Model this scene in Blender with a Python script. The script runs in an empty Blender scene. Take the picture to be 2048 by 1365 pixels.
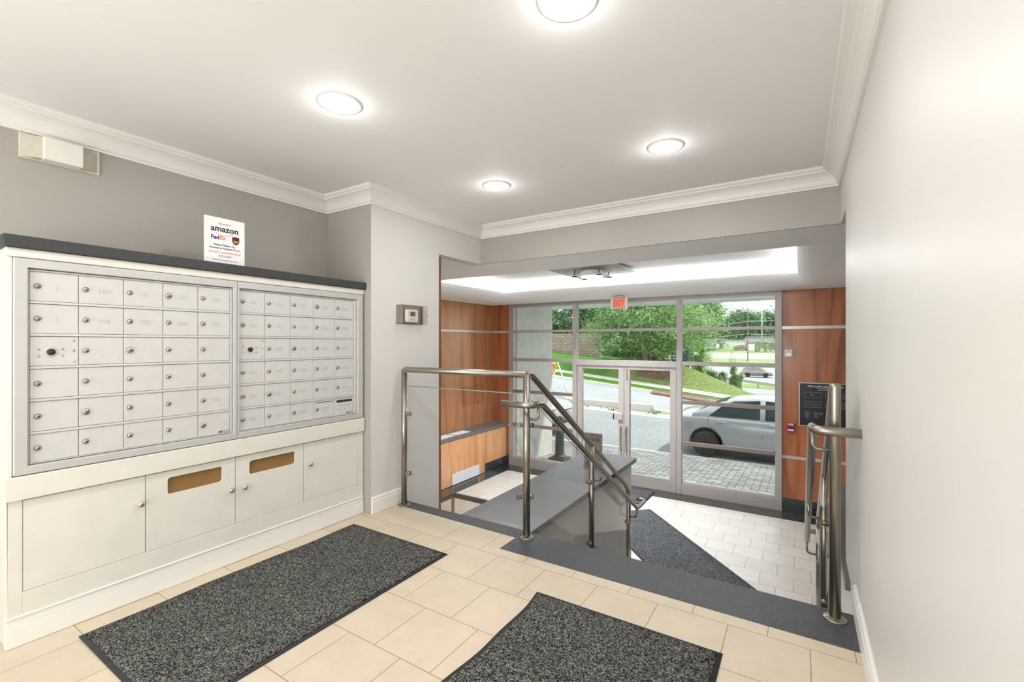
import bpy, bmesh, math, random
from mathutils import Vector, Matrix
random.seed(7)
PI = math.pi
scene = bpy.context.scene
COL = scene.collection

# ------------------------------------------------------------------ camera
F_PX, THETA = 912.0, math.atan(576.0 / 912.0)
cam_d = bpy.data.cameras.new('camera')
cam = bpy.data.objects.new('camera', cam_d); COL.objects.link(cam)
cam.location = (0, 0, 1.25)
cam.rotation_euler = (PI / 2, 0, THETA)
cam_d.sensor_width = 36.0
cam_d.lens = F_PX / 2048 * 36.0
cam_d.shift_y = 3.5 / 2048
cam_d.clip_start = 0.02; cam_d.clip_end = 600
scene.camera = cam

# ------------------------------------------------------------------ colour management
scene.view_settings.view_transform = 'Standard'
scene.view_settings.look = 'None'
scene.view_settings.gamma = 1.0
scene.view_settings.use_curve_mapping = False
scene.view_settings.exposure = 0.1

# ------------------------------------------------------------------ world + sun
world = bpy.data.worlds.new('world'); scene.world = world; world.use_nodes = True
bg = world.node_tree.nodes['Background']
bg.inputs[0].default_value = (0.94, 0.97, 1.0, 1); bg.inputs[1].default_value = 1.55
def lamp(name, kind, loc, energy, color=(1, 1, 1), rot=(0, 0, 0), size=None, size_y=None, shape=None, angle=None):
    d = bpy.data.lights.new(name, kind); d.energy = energy; d.color = color
    if kind == 'AREA':
        if shape: d.shape = shape
        d.size = size
        if size_y: d.size_y = size_y
    elif size is not None: d.shadow_soft_size = size
    if angle: d.angle = angle
    o = bpy.data.objects.new(name, d); o.location = loc; o.rotation_euler = rot; COL.objects.link(o)
    return o
sun = lamp('sun', 'SUN', (0, 20, 30), 3.7, (1, 0.96, 0.9), angle=math.radians(2.5))
sun.rotation_euler = Vector((0.55, 0.5, 1.15)).to_track_quat('Z', 'Y').to_euler()
WARM = (1.0, 1.0, 1.0)
DOWNLIGHTS = [(-1.827, 1.380), (-0.645, 1.362), (-1.833, 2.695), (-0.651, 2.677), (-1.83, 0.05), (-0.645, 0.05), (-1.83, -1.28), (-0.645, -1.28)]
for i, (x, y) in enumerate(DOWNLIGHTS):
    lamp('downlight_bulb', 'AREA', (x, y, 2.355), 5.0, WARM, size=0.15, shape='DISK')
    lamp('downlight_lens_glow', 'POINT', (x, y, 2.30), 1.0, WARM, size=0.04)
lamp('added_fill_light', 'AREA', (-1.5, -2.4, 1.1), 114, (.975, .99, 1), rot=(PI / 2 + .6, 0, 0), size=2.9, size_y=2.1, shape='RECTANGLE')  # fill added behind the camera to lift ceiling and walls, not a fitting here
# cove lighting of the lower lobby tray ceiling (strips lie on the cove ledge and shine up)
CX0, CX1, CY0, CY1 = -4.67, -0.03, 4.45, 7.15
for (x, y, sx, sy) in (((CX0 + CX1) / 2, CY0 - .1, CX1 - CX0, .04), ((CX0 + CX1) / 2, CY1 + .1, CX1 - CX0, .04),
                       (CX0 - .1, (CY0 + CY1) / 2, .04, CY1 - CY0), (CX1 + .1, (CY0 + CY1) / 2, .04, CY1 - CY0)):
    lamp('cove_strip_light', 'AREA', (x, y, 2.245), 36.0 * max(sx, sy) / 4, (.95, .98, 1), rot=(PI, 0, 0), size=sx, size_y=sy, shape='RECTANGLE')
lobby_bulb = lamp('lobby_lamp_bulb', 'AREA', (-2.6, 6.3, 2.20), 88, (.95, .98, 1), size=0.28, shape='DISK')
lobby_bulb.data.spread = math.radians(118)

# ------------------------------------------------------------------ colour + material helpers
def hexc(h):
    out = []
    for i in (0, 2, 4):
        v = int(h[i:i + 2], 16) / 255
        out.append(v / 12.92 if v <= .04045 else ((v + .055) / 1.055) ** 2.4)
    return (*out, 1)
class NT:
    def __init__(s, name):
        s.m = bpy.data.materials.new(name); s.m.use_nodes = True
        s.t = s.m.node_tree; s.n = s.t.nodes; s.b = s.n['Principled BSDF']; s.out = s.n['Material Output']
    def node(s, k, **kw):
        n = s.n.new(k)
        for a, v in kw.items():
            if a in n.inputs.keys() if hasattr(n.inputs, 'keys') else False: n.inputs[a].default_value = v
            else: setattr(n, a, v)
        return n
    def link(s, a, b): s.t.links.new(a, b)
    def coord(s, scale=(1, 1, 1), rot=(0, 0, 0), loc=(0, 0, 0)):
        tc = s.n.new('ShaderNodeTexCoord'); mp = s.n.new('ShaderNodeMapping')
        mp.inputs['Scale'].default_value = scale; mp.inputs['Rotation'].default_value = rot; mp.inputs['Location'].default_value = loc
        s.link(tc.outputs['Object'], mp.inputs['Vector']); return mp.outputs['Vector']
    def noise(s, vec, scale, detail=4, rough=.6, dist=0):
        n = s.n.new('ShaderNodeTexNoise'); n.inputs['Scale'].default_value = scale; n.inputs['Detail'].default_value = detail
        n.inputs['Roughness'].default_value = rough; n.inputs['Distortion'].default_value = dist
        s.link(vec, n.inputs['Vector']); return n.outputs['Fac']
    def ramp(s, fac, stops):
        r = s.n.new('ShaderNodeValToRGB'); e = r.color_ramp.elements
        while len(e) > 1: e.remove(e[-1])
        e[0].position, e[0].color = stops[0]
        for p, c in stops[1:]:
            k = e.new(p); k.color = c
        s.link(fac, r.inputs['Fac']); return r.outputs['Color']
    def mix(s, fac, a, b, mode='MIX'):
        m = s.n.new('ShaderNodeMix'); m.data_type = 'RGBA'; m.blend_type = mode
        for sock, v in ((m.inputs[0], fac), (m.inputs[6], a), (m.inputs[7], b)):
            if hasattr(v, 'links'): s.link(v, sock)
            else: sock.default_value = v
        return m.outputs[2]
    def bump(s, h, strength=.3, dist=.01):
        b = s.n.new('ShaderNodeBump'); b.inputs['Strength'].default_value = strength; b.inputs['Distance'].default_value = dist
        s.link(h, b.inputs['Height']); s.link(b.outputs['Normal'], s.b.inputs['Normal'])
    def set(s, **kw):
        for k, v in kw.items():
            s.b.inputs[k.replace('_', ' ')].default_value = v
        return s
def plain(name, hx, rough=.5, metal=0, var=.04, nscale=6, bump=0, bscale=200, coat=0, spec=None):
    t = NT(name); v = t.coord(); c = hexc(hx) if isinstance(hx, str) else hx
    f = t.noise(v, nscale)
    lo = tuple(k * (1 - var) for k in c[:3]) + (1,); hi = tuple(min(1, k * (1 + var)) for k in c[:3]) + (1,)
    t.link(t.ramp(f, [(.3, lo), (.7, hi)]), t.b.inputs['Base Color'])
    t.set(Roughness=rough, Metallic=metal)
    if coat: t.b.inputs['Coat Weight'].default_value = coat; t.b.inputs['Coat Roughness'].default_value = .12
    if spec is not None: t.b.inputs['Specular IOR Level'].default_value = spec
    if bump: t.bump(t.noise(v, bscale, 3), bump, .002)
    return t.m
def emissive(name, hx, strength):
    t = NT(name); c = hexc(hx); t.set(Roughness=.4); t.b.inputs['Base Color'].default_value = c
    t.b.inputs['Emission Color'].default_value = c; t.b.inputs['Emission Strength'].default_value = strength
    return t.m
def clear_glass(name, tint=(1, 1, 1, 1), ior=1.45, boost=1.0):
    t = NT(name); n = t.n
    tr = n.new('ShaderNodeBsdfTransparent'); tr.inputs[0].default_value = tint
    gl = n.new('ShaderNodeBsdfGlossy'); gl.inputs['Roughness'].default_value = .01
    fr = n.new('ShaderNodeFresnel'); ge = n.new('ShaderNodeNewGeometry'); ma = n.new('ShaderNodeMath'); ma.operation = 'MULTIPLY_ADD'
    ma.inputs[1].default_value = 1 / ior - ior; ma.inputs[2].default_value = ior      # same reflectance from either side of the sheet
    t.link(ge.outputs['Backfacing'], ma.inputs[0]); t.link(ma.outputs[0], fr.inputs['IOR'])
    mul = n.new('ShaderNodeMath'); mul.operation = 'MULTIPLY'; mul.inputs[1].default_value = boost
    t.link(fr.outputs[0], mul.inputs[0])
    mx = n.new('ShaderNodeMixShader'); t.link(mul.outputs[0], mx.inputs[0]); t.link(tr.outputs[0], mx.inputs[1]); t.link(gl.outputs[0], mx.inputs[2])
    t.link(mx.outputs[0], t.out.inputs['Surface']); t.n.remove(t.b)
    return t.m
def brick(name, c1, c2, mortar, bw, rh, msize, loc=(0, 0, 0), rot=(0, 0, 0), rough=.4, bump=.3, offset=.5, smooth=.1, grain=None, coat=0):
    t = NT(name)
    tc = t.n.new('ShaderNodeTexCoord'); mp = t.n.new('ShaderNodeMapping'); mp.vector_type = 'POINT'
    mp.inputs['Location'].default_value = loc; mp.inputs['Rotation'].default_value = rot
    t.link(tc.outputs['Object'], mp.inputs['Vector']); v = mp.outputs['Vector']
    b = t.n.new('ShaderNodeTexBrick'); b.offset = offset; b.inputs['Scale'].default_value = 1
    b.inputs['Brick Width'].default_value = bw; b.inputs['Row Height'].default_value = rh; b.inputs['Mortar Size'].default_value = msize
    b.inputs['Mortar Smooth'].default_value = smooth
    b.inputs['Color1'].default_value = hexc(c1); b.inputs['Color2'].default_value = hexc(c2); b.inputs['Mortar'].default_value = hexc(mortar)
    t.link(v, b.inputs['Vector']); col = b.outputs['Color']
    n1 = t.noise(v, 7, 6, .65)
    col = t.mix(.35, col, t.ramp(n1, [(.3, (.72, .70, .66, 1)), (.7, (1, 1, 1, 1))]), 'MULTIPLY')
    if grain:
        n2 = t.noise(v, grain, 4, .7)
        col = t.mix(.5, col, t.ramp(n2, [(.28, (.42, .36, .3, 1)), (.36, (1, 1, 1, 1))]), 'MULTIPLY')
    t.link(col, t.b.inputs['Base Color']); t.set(Roughness=rough)
    if coat: t.b.inputs['Coat Weight'].default_value = coat; t.b.inputs['Coat Roughness'].default_value = .15
    inv = t.n.new('ShaderNodeMath'); inv.operation = 'SUBTRACT'; inv.inputs[0].default_value = 1
    t.link(b.outputs['Fac'], inv.inputs[1]); t.bump(inv.outputs[0], bump, .004)
    return t.m
def wood(name, base, dark, light, rough=.3):
    t = NT(name); v = t.coord(scale=(5.5, 5.5, .5)); w = t.noise(v, .6, 4, .5, 2.2)
    v2 = t.coord(scale=(60, 60, 2.5)); f = t.noise(v2, 1.2, 4, .6)
    a = t.ramp(w, [(.32, hexc(dark)), (.44, hexc(base)), (.60, hexc(light)), (.68, hexc(base))])
    col = t.mix(.35, a, t.ramp(f, [(.3, (.74, .62, .5, 1)), (.7, (1, 1, 1, 1))]), 'MULTIPLY')
    t.link(col, t.b.inputs['Base Color']); t.set(Roughness=rough)
    t.b.inputs['Coat Weight'].default_value = .4; t.b.inputs['Coat Roughness'].default_value = .18
    return t.m
def granite(name, base, speck, rough=.35, bump=.0, bscale=90, coat=0):
    t = NT(name); v = t.coord(); f = t.noise(v, 260, 3, .7); g = t.noise(v, 12, 3)
    col = t.ramp(f, [(.42, hexc(base)), (.62, hexc(speck))])
    col = t.mix(.4, col, t.ramp(g, [(.3, (.75, .75, .78, 1)), (.7, (1, 1, 1, 1))]), 'MULTIPLY')
    t.link(col, t.b.inputs['Base Color']); t.set(Roughness=rough)
    if coat: t.b.inputs['Coat Weight'].default_value = coat; t.b.inputs['Coat Roughness'].default_value = .05
    if bump: t.bump(t.noise(v, bscale, 3, .6), bump, .006)
    return t.m
def carpet(name, dark, light, scale=260):
    t = NT(name); v = t.coord(); n = t.noise(v, scale, 2, .5, 1.5); m = t.noise(v, 5, 2)
    col = t.ramp(n, [(.40, hexc(dark)), (.50, hexc(dark)), (.58, hexc(light))])
    col = t.mix(.5, col, t.ramp(m, [(.3, (.7, .7, .7, 1)), (.7, (1, 1, 1, 1))]), 'MULTIPLY')
    t.link(col, t.b.inputs['Base Color']); t.set(Roughness=.95); t.b.inputs['Specular IOR Level'].default_value = .1
    t.bump(n, .8, .006); return t.m
def ground(name, stops, scale=8, rough=.9, bump=.3, stain=None):
    t = NT(name); v = t.coord(); n = t.noise(v, scale, 8, .7); m = t.noise(v, .5, 3)
    col = t.ramp(n, [(p, hexc(c)) for p, c in stops])
    col = t.mix(.4, col, t.ramp(m, [(.35, (.72, .74, .7, 1)), (.65, (1, 1, 1, 1))]), 'MULTIPLY')
    t.link(col, t.b.inputs['Base Color']); t.set(Roughness=rough); t.b.inputs['Specular IOR Level'].default_value = .2
    if bump: t.bump(n, bump, .02)
    return t.m
def foliage(name, a, b, c, trans=.25):
    t = NT(name); v = t.coord(); n = t.noise(v, 2.2, 4, .7); r = t.n.new('ShaderNodeNewGeometry')
    col = t.ramp(n, [(.30, hexc(a)), (.5, hexc(b)), (.68, hexc(c))])
    col = t.mix(.85, col, t.ramp(r.outputs['Random Per Island'], [(0, (.22, .32, .22, 1)), (.5, (.7, .8, .6, 1)), (1, (1.0, 1.0, .85, 1))]), 'MULTIPLY')
    t.link(col, t.b.inputs['Base Color']); t.set(Roughness=.6)
    tl = t.n.new('ShaderNodeBsdfTranslucent'); t.link(col, tl.inputs[0]); mx = t.n.new('ShaderNodeMixShader'); mx.inputs[0].default_value = .4
    t.link(t.b.outputs[0], mx.inputs[1]); t.link(tl.outputs[0], mx.inputs[2]); t.link(mx.outputs[0], t.out.inputs['Surface'])
    return t.m

M = {}
M['wall'] = plain('wall_paint', 'dcdad6', .42, var=.02, nscale=1.5, bump=.06, bscale=120)
M['wall_taupe_shaded'] = plain('shaded_taupe_wall_paint', 'afaaa2', .5, var=.03, nscale=2, bump=.12, bscale=140)  # taupe darker than the other walls: shade of recess and beam put into colour
M['ceiling'] = plain('ceiling_paint', 'efeeed', .7, var=.01, nscale=1)
M['lobby_ceiling'] = plain('lobby_ceiling_paint', 'f8f8f8', .6, var=.005, nscale=1)
M['trim'] = plain('trim_paint', 'efede8', .35, var=.015, nscale=4)
M['cabinet'] = plain('cabinet_paint', 'e2dfd6', .42, var=.03, nscale=9, bump=.05, bscale=60)
M['counter'] = granite('counter_laminate', '303334', '444848', .5)
M['box_metal'] = plain('mailbox_aluminium', 'd0cfcd', .38, .05, var=.03, nscale=14)
M['box_frame'] = plain('mailbox_frame_aluminium', 'c8c7c5', .36, .2, var=.03, nscale=10)
M['gap'] = plain('shadow_gap_metal', '4a4a48', .6)
M['engrave'] = plain('engraved_number', 'b9b8b4', .5)
M['chrome'] = plain('chrome', 'cfcac0', .15, 1, var=.04)
M['nickel'] = plain('nickel_lock', 'b6b0a4', .25, 1, var=.05)
M['keyhole'] = plain('keyhole', '2b2622', .5)
M['brass'] = plain('brass_core', '5b4126', .35, .9)
M['slot_inside'] = plain('brown_bin_inside', '8c6a3c', .7, var=.06)
M['steel'] = plain('brushed_steel', 'a09a8f', .3, 1, var=.05, nscale=40)
M['tile'] = brick('limestone_tile', 'dccdb6', 'd7c8b1', 'a08e72', .305, .31, .0022, loc=(1.49 + .305 * 20, -2.22 + .31 * 20, 0), rough=.38, bump=.15, grain=38)
M['tile_low'] = brick('pale_lobby_tile', 'd2cdc6', 'c9c4bd', '8d877d', .305, .29, .003, loc=(.512 + .305 * 40, -6.996 + .29 * 60, 0), rough=.3, bump=.15, grain=70)
M['granite'] = granite('flamed_dark_granite', '3c3e41', '5a5d61', .42, bump=.7, bscale=60)
M['granite_smooth'] = granite('honed_dark_granite', '606366', '74777a', .26)
M['granite_black'] = granite('polished_black_granite', '1b1d22', '2c3038', .12, coat=.6)
M['rubber'] = plain('black_rubber', '2a2c30', .6)
M['pile'] = carpet('charcoal_mat_pile', '222427', '9c9c94', 150)
M['pile_low'] = carpet('grey_mat_pile', '2b2d30', '85878a', 130)
M['wood'] = wood('orange_maple_panel', 'ae6840', '8a5030', 'b87248')
M['wood_left'] = wood('amber_maple_panel', 'b0764c', 'a26a42', 'bc8458')
M['wood_light'] = wood('pale_maple_panel', 'd69a68', 'bd7a48', 'e0ac7c')
M['wood_edge'] = plain('dark_wood_edge', '7a4a2c', .5)
M['alu'] = plain('storefront_aluminium', 'aca7a3', .4, .15, var=.03)
M['alu_dark'] = plain('bronze_rail_aluminium', '8a7d76', .4, .35)
M['alu_light'] = plain('silver_strip', 'cdc9c6', .3, .5)
M['pane'] = clear_glass('window_glass', (.97, 1, .985, 1), 1.3)
M['guard_glass'] = clear_glass('balustrade_glass', (.998, 1, .999, 1), 1.5, .6)
M['guard_glass_clear'] = clear_glass('landing_glass', (1, 1, 1, 1), 1.5, .3)
M['glass_edge'] = plain('glass_edge', '8fa79c', .15, 0)
M['acrylic'] = clear_glass('clear_acrylic', (.93, .93, .92, 1), 1.5)
M['smoke'] = clear_glass('smoky_acrylic', (.975, .955, .94, 1), 1.5, .7)
M['white_plastic'] = plain('white_plastic', 'eeebe2', .4)
M['beige_plastic'] = plain('beige_plastic', 'd8d3c4', .5, var=.05, nscale=20)
M['beige_dark'] = plain('shadow_beige_plastic', 'c3bdac', .5, var=.08, nscale=30)
M['lcd'] = plain('grey_display', '6e7062', .3)
M['paper'] = plain('white_paper', 'f4f4f4', .7)
M['ink'] = plain('black_ink', '22252b', .6)
M['ink_red'] = plain('red_ink', 'b03a35', .6)
M['ink_orange'] = plain('orange_ink', 'e08a3c', .6)
M['ink_blue'] = plain('purple_ink', '3f3274', .6)
M['ups_brown'] = plain('brown_ink', '4d2c12', .6)
M['ups_gold'] = plain('gold_ink', 'e2a23a', .6)
M['exit_red'] = emissive('exit_red', 'c8200f', .45)
M['exit_face'] = emissive('exit_face', 'd88a6a', .12)
M['lamp'] = emissive('lamp_diffuser', 'fffaf0', 6)
M['plaque'] = plain('black_plaque', '26272b', .3)
M['white_ink'] = plain('white_ink', 'e8e8e8', .5)
M['grey_ink'] = plain('grey_ink', '8d8f94', .5)
M['fire_red'] = plain('red_enamel', 'a92a35', .3)
M['navy'] = plain('navy_panel', '3b4a63', .5)
M['green_sign'] = plain('green_sign', '17a383', .5)
M['sign_taupe'] = plain('taupe_sign', 'a79c99', .4)
M['concrete'] = ground('pillar_concrete', [(.3, 'd0cec9'), (.6, 'e2e0dc'), (.75, 'ebe9e5')], 6, bump=.15)
M['concrete_lt'] = ground('kerb_concrete', [(.3, 'cfcdc6'), (.7, 'e4e2dc')], 9, bump=.1)
M['walk'] = ground('sidewalk_concrete', [(.3, 'cdc8be'), (.7, 'ddd9d0')], 12, bump=.1)
M['asphalt'] = ground('asphalt', [(.32, '6f7276'), (.5, '94979a'), (.68, 'aeb0b2')], 22, bump=.3)
M['road'] = ground('pale_asphalt', [(.3, '989ba0'), (.7, 'b2b4b8')], 14, bump=.1)
M['grass'] = ground('lawn_grass', [(.25, '2c5216'), (.5, '477422'), (.75, '638e34')], 25, bump=.5)
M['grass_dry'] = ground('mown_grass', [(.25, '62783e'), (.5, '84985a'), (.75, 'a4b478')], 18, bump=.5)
M['mulch'] = ground('mulch', [(.3, '3a2a20'), (.55, '6d5140'), (.7, 'a08a72')], 26, bump=.6)
M['rubble'] = ground('leaf_litter', [(.3, '7c6a58'), (.5, 'd8d2c8'), (.7, 'ece8e0')], 10, bump=.6)
M['drain'] = plain('rusty_channel', '7c5c4c', .7, var=.15)
M['paver'] = brick('grey_paver', '7e8082', 'aaaaa8', '403f3e', .24, .12, .010, rough=.7, bump=.5)
M['block'] = brick('pink_block_wall', 'b49c94', 'c8b2aa', '84746e', .36, .16, .018, rot=(PI / 2, 0, 0), rough=.9, bump=.8)
M['leaf_a'] = foliage('tree_leaves', '7c9a6c', 'acc894', 'dcecbc')
M['leaf_b'] = foliage('dark_leaves', '688a6a', '94b48e', 'bcd6b2')
M['leaf_c'] = foliage('bright_leaves', '88b060', 'b0d47c', 'd8eea4')
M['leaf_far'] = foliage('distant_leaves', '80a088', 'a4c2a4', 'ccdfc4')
M['bark'] = ground('bark', [(.3, '6a5e54'), (.7, '9a8d80')], 20)
M['car_silver'] = plain('silver_car_paint', 'b9bdc4', .28, .35, var=.02, coat=.7)
M['car_white'] = plain('white_car_paint', 'a4a8ac', .28, .25, var=.02, coat=.7)
M['car_taupe'] = plain('taupe_car_paint', '8a7c78', .3, .4, coat=.6)
M['car_red'] = plain('maroon_car_paint', '7a2638', .3, .3, coat=.6)
M['car_glass'] = plain('car_window_glass', '39464a', .08, 0, spec=.9)
M['black'] = plain('black_trim', '191a1c', .5)
M['tyre'] = plain('tyre_rubber', '3a3530', .85, var=.1, nscale=20)
M['hub'] = plain('wheel_hub', '3e4045', .35, .7)
M['tail'] = plain('red_lens', 'c8202c', .2)
M['bollard'] = plain('dark_iron', '4a5156', .5)
M['yellow'] = plain('yellow_enamel', 'e8a83a', .5)
M['brick_house'] = plain('red_house_brick', 'a8604a', .9, var=.1)
M['roof'] = plain('roof_shingle', '6e6a68', .9)
M['louver'] = plain('white_louver', 'e2e6ea', .4)
M['soffit_ext'] = plain('outdoor_soffit', 'd5dbd8', .7)

# ------------------------------------------------------------------ mesh helpers
class MB:
    def __init__(s): s.v = []; s.f = []; s.mi = []; s.sm = []; s.mats = []
    def slot(s, m):
        if m not in s.mats: s.mats.append(m)
        return s.mats.index(m)
    def add(s, vs, fs, mat=None, smooth=False, xf=None):
        o = len(s.v); k = s.slot(mat) if mat else 0
        for p in vs: s.v.append(tuple(xf(p)) if xf else tuple(p))
        for f in fs: s.f.append([i + o for i in f]); s.mi.append(k); s.sm.append(smooth)
        return s
    def box(s, x0, x1, y0, y1, z0, z1, mat=None, xf=None):
        x0, x1 = sorted((x0, x1)); y0, y1 = sorted((y0, y1)); z0, z1 = sorted((z0, z1))
        v = [(x0, y0, z0), (x1, y0, z0), (x1, y1, z0), (x0, y1, z0), (x0, y0, z1), (x1, y0, z1), (x1, y1, z1), (x0, y1, z1)]
        return s.add(v, [(0, 3, 2, 1), (4, 5, 6, 7), (0, 1, 5, 4), (1, 2, 6, 5), (2, 3, 7, 6), (3, 0, 4, 7)], mat, False, xf)
    def prism(s, poly, h0, h1, axis='z', mat=None, smooth=False, xf=None):
        n = len(poly)
        def P(a, b, h): return {'z': (a, b, h), 'y': (a, h, b), 'x': (h, a, b)}[axis]
        v = [P(a, b, h0) for a, b in poly] + [P(a, b, h1) for a, b in poly]
        f = [list(range(n))[::-1], list(range(n, 2 * n))]
        s.add(v, f, mat, False, xf)
        o = len(s.v) - 2 * n; k = s.slot(mat) if mat else 0
        for i in range(n):
            j = (i + 1) % n; s.f.append([o + i, o + j, o + n + j, o + n + i]); s.mi.append(k); s.sm.append(smooth)
        return s
    def tube(s, path, r, mat=None, n=16, caps=True, radii=None):
        P = [Vector(p) for p in path]; T = []
        for i in range(len(P)):
            a = P[max(i - 1, 0)]; b = P[min(i + 1, len(P) - 1)]; T.append((b - a).normalized())
        up = Vector((0, 0, 1)) if abs(T[0].z) < .95 else Vector((0, 1, 0))
        N = (up - T[0] * up.dot(T[0])).normalized(); rings = []
        for i, p in enumerate(P):
            N = (N - T[i] * N.dot(T[i])).normalized(); B = T[i].cross(N); rr = radii[i] if radii else r
            rings.append([p + (N * math.cos(2 * PI * k / n) + B * math.sin(2 * PI * k / n)) * rr for k in range(n)])
        v = [q for ring in rings for q in ring]; f = []
        for i in range(len(P) - 1):
            for k in range(n):
                k2 = (k + 1) % n; f.append((i * n + k, i * n + k2, (i + 1) * n + k2, (i + 1) * n + k))
        s.add(v, f, mat, True)
        if caps:
            s.add(rings[0], [list(range(n))[::-1]], mat); s.add(rings[-1], [list(range(n))], mat)
        return s
    def cyl(s, a, b, r, mat=None, n=24, r2=None):
        return s.tube([a, b], r, mat, n, True, [r, r if r2 is None else r2])
    def lathe(s, prof, c=(0, 0, 0), axis='z', mat=None, n=32, smooth=True):
        v = []; f = []
        for (r, h) in prof:
            for k in range(n):
                a = 2 * PI * k / n; x, y = r * math.cos(a), r * math.sin(a)
                p = {'z': (x, y, h), 'y': (x, h, y), 'x': (h, x, y)}[axis]; v.append((p[0] + c[0], p[1] + c[1], p[2] + c[2]))
        for i in range(len(prof) - 1):
            for k in range(n):
                k2 = (k + 1) % n; f.append((i * n + k, i * n + k2, (i + 1) * n + k2, (i + 1) * n + k))
        f.append(list(range(n))[::-1]); f.append([(len(prof) - 1) * n + k for k in range(n)])
        return s.add(v, f, mat, smooth)
    def grid(s, fn, nu, nv, mat=None, smooth=True):
        v = [fn(i / nu, j / nv) for i in range(nu + 1) for j in range(nv + 1)]
        f = [(i * (nv + 1) + j, (i + 1) * (nv + 1) + j, (i + 1) * (nv + 1) + j + 1, i * (nv + 1) + j + 1) for i in range(nu) for j in range(nv)]
        return s.add(v, f, mat, smooth)
    def build(s, name, mat=None, parent=None, bevel=0, seg=2, fix=True):
        me = bpy.data.meshes.new(name); base = Vector((0, 0, 0)); q = parent
        while q is not None: base = base + q.location; q = q.parent
        me.from_pydata([(p[0] - base.x, p[1] - base.y, p[2] - base.z) for p in s.v], [], s.f)
        mats = s.mats or ([mat] if mat else [])
        if s.mats and mat and None in s.mats: pass
        for m in mats: me.materials.append(m)
        for i, p in enumerate(me.polygons): p.material_index = s.mi[i]; p.use_smooth = s.sm[i]
        if fix:
            bm = bmesh.new(); bm.from_mesh(me); bmesh.ops.remove_doubles(bm, verts=bm.verts, dist=1e-6)
            bmesh.ops.recalc_face_normals(bm, faces=bm.faces); bm.to_mesh(me); bm.free()
        o = bpy.data.objects.new(name, me); COL.objects.link(o)
        if parent: o.parent = parent
        if bevel:
            b = o.modifiers.new('bevel', 'BEVEL'); b.width = bevel; b.segments = seg; b.limit_method = 'ANGLE'; b.angle_limit = math.radians(40)
        return o
def thing(name, label, cat, loc, group=None):
    o = bpy.data.objects.new(name, None); COL.objects.link(o); o.location = loc; o.empty_display_size = .05
    o['label'] = label; o['category'] = cat
    if group: o['group'] = group
    bpy.context.view_layer.update(); return o
def tag(o, label, cat, group=None, kind=None):
    o['label'] = label; o['category'] = cat
    if group: o['group'] = group
    if kind: o['kind'] = kind
    return o
def struct(o): o['kind'] = 'structure'; return o
def bx(name, x0, x1, y0, y1, z0, z1, mat, parent=None, bevel=0):
    return MB().box(x0, x1, y0, y1, z0, z1).build(name, mat, parent, bevel)
def fillet(path, r, n=6):
    P = [Vector(p) for p in path]; out = [P[0]]
    for i in range(1, len(P) - 1):
        a, b, c = P[i - 1], P[i], P[i + 1]; d1 = (a - b); d2 = (c - b)
        q = min(r, d1.length * .49, d2.length * .49); p0 = b + d1.normalized() * q; p2 = b + d2.normalized() * q
        for k in range(n + 1):
            t = k / n; out.append(p0 * (1 - t) ** 2 + b * 2 * t * (1 - t) + p2 * t * t)
    out.append(P[-1]); return out
def curve_mesh(cu):
    o = bpy.data.objects.new('tmp', cu); COL.objects.link(o); dg = bpy.context.evaluated_depsgraph_get(); dg.update()
    me = o.evaluated_get(dg).to_mesh(); vs = [tuple(v.co) for v in me.vertices]; fs = [tuple(p.vertices) for p in me.polygons]
    o.evaluated_get(dg).to_mesh_clear(); bpy.data.objects.remove(o); bpy.data.curves.remove(cu); return vs, fs
_tc = {}
def text_geo(s, size, depth=.0008, align='CENTER', bold=0):
    k = (s, size, depth, align, bold)
    if k not in _tc:
        cu = bpy.data.curves.new('t', 'FONT'); cu.body = s; cu.size = size; cu.extrude = depth; cu.align_x = align; cu.align_y = 'CENTER'
        cu.offset = bold; cu.resolution_u = 3; _tc[k] = curve_mesh(cu)
    return _tc[k]
def shape_geo(loops, depth):
    cu = bpy.data.curves.new('s', 'CURVE'); cu.dimensions = '2D'; cu.fill_mode = 'BOTH'; cu.extrude = depth / 2
    for lp in loops:
        sp = cu.splines.new('POLY'); sp.points.add(len(lp) - 1); sp.use_cyclic_u = True
        for i, (a, b) in enumerate(lp): sp.points[i].co = (a, b, 0, 1)
    return curve_mesh(cu)
def ring(o, i, depth):
    (a0, b0, a1, b1), (c0, d0, c1, d1) = o, i
    q = [(a0, b0), (a1, b0), (a1, b1), (a0, b1), (c0, d0), (c1, d0), (c1, d1), (c0, d1)]
    v = [(x, y, -depth / 2) for x, y in q] + [(x, y, depth / 2) for x, y in q]; f = []
    for k in range(4):
        j = (k + 1) % 4
        f += [(8 + k, 8 + j, 12 + j, 12 + k), (j, k, 4 + k, 4 + j), (k, j, 8 + j, 8 + k), (4 + j, 4 + k, 12 + k, 12 + j)]
    return v, f
def rrect(x0, x1, y0, y1, r, n=6):
    out = []
    for cx, cy, a0 in ((x1 - r, y0 + r, -90), (x1 - r, y1 - r, 0), (x0 + r, y1 - r, 90), (x0 + r, y0 + r, 180)):
        for k in range(n + 1):
            a = math.radians(a0 + 90 * k / n); out.append((cx + r * math.cos(a), cy + r * math.sin(a)))
    return out
def face_px(x, y, z):          # plane facing +x: text x -> +y, text y -> +z
    return lambda p: (x + p[2], y + p[0], z + p[1])
def face_my(x, y, z):          # plane facing -y
    return lambda p: (x + p[0], y - p[2], z + p[1])
def smooth(t): t = max(0, min(1, t)); return t * t * (3 - 2 * t)

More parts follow.
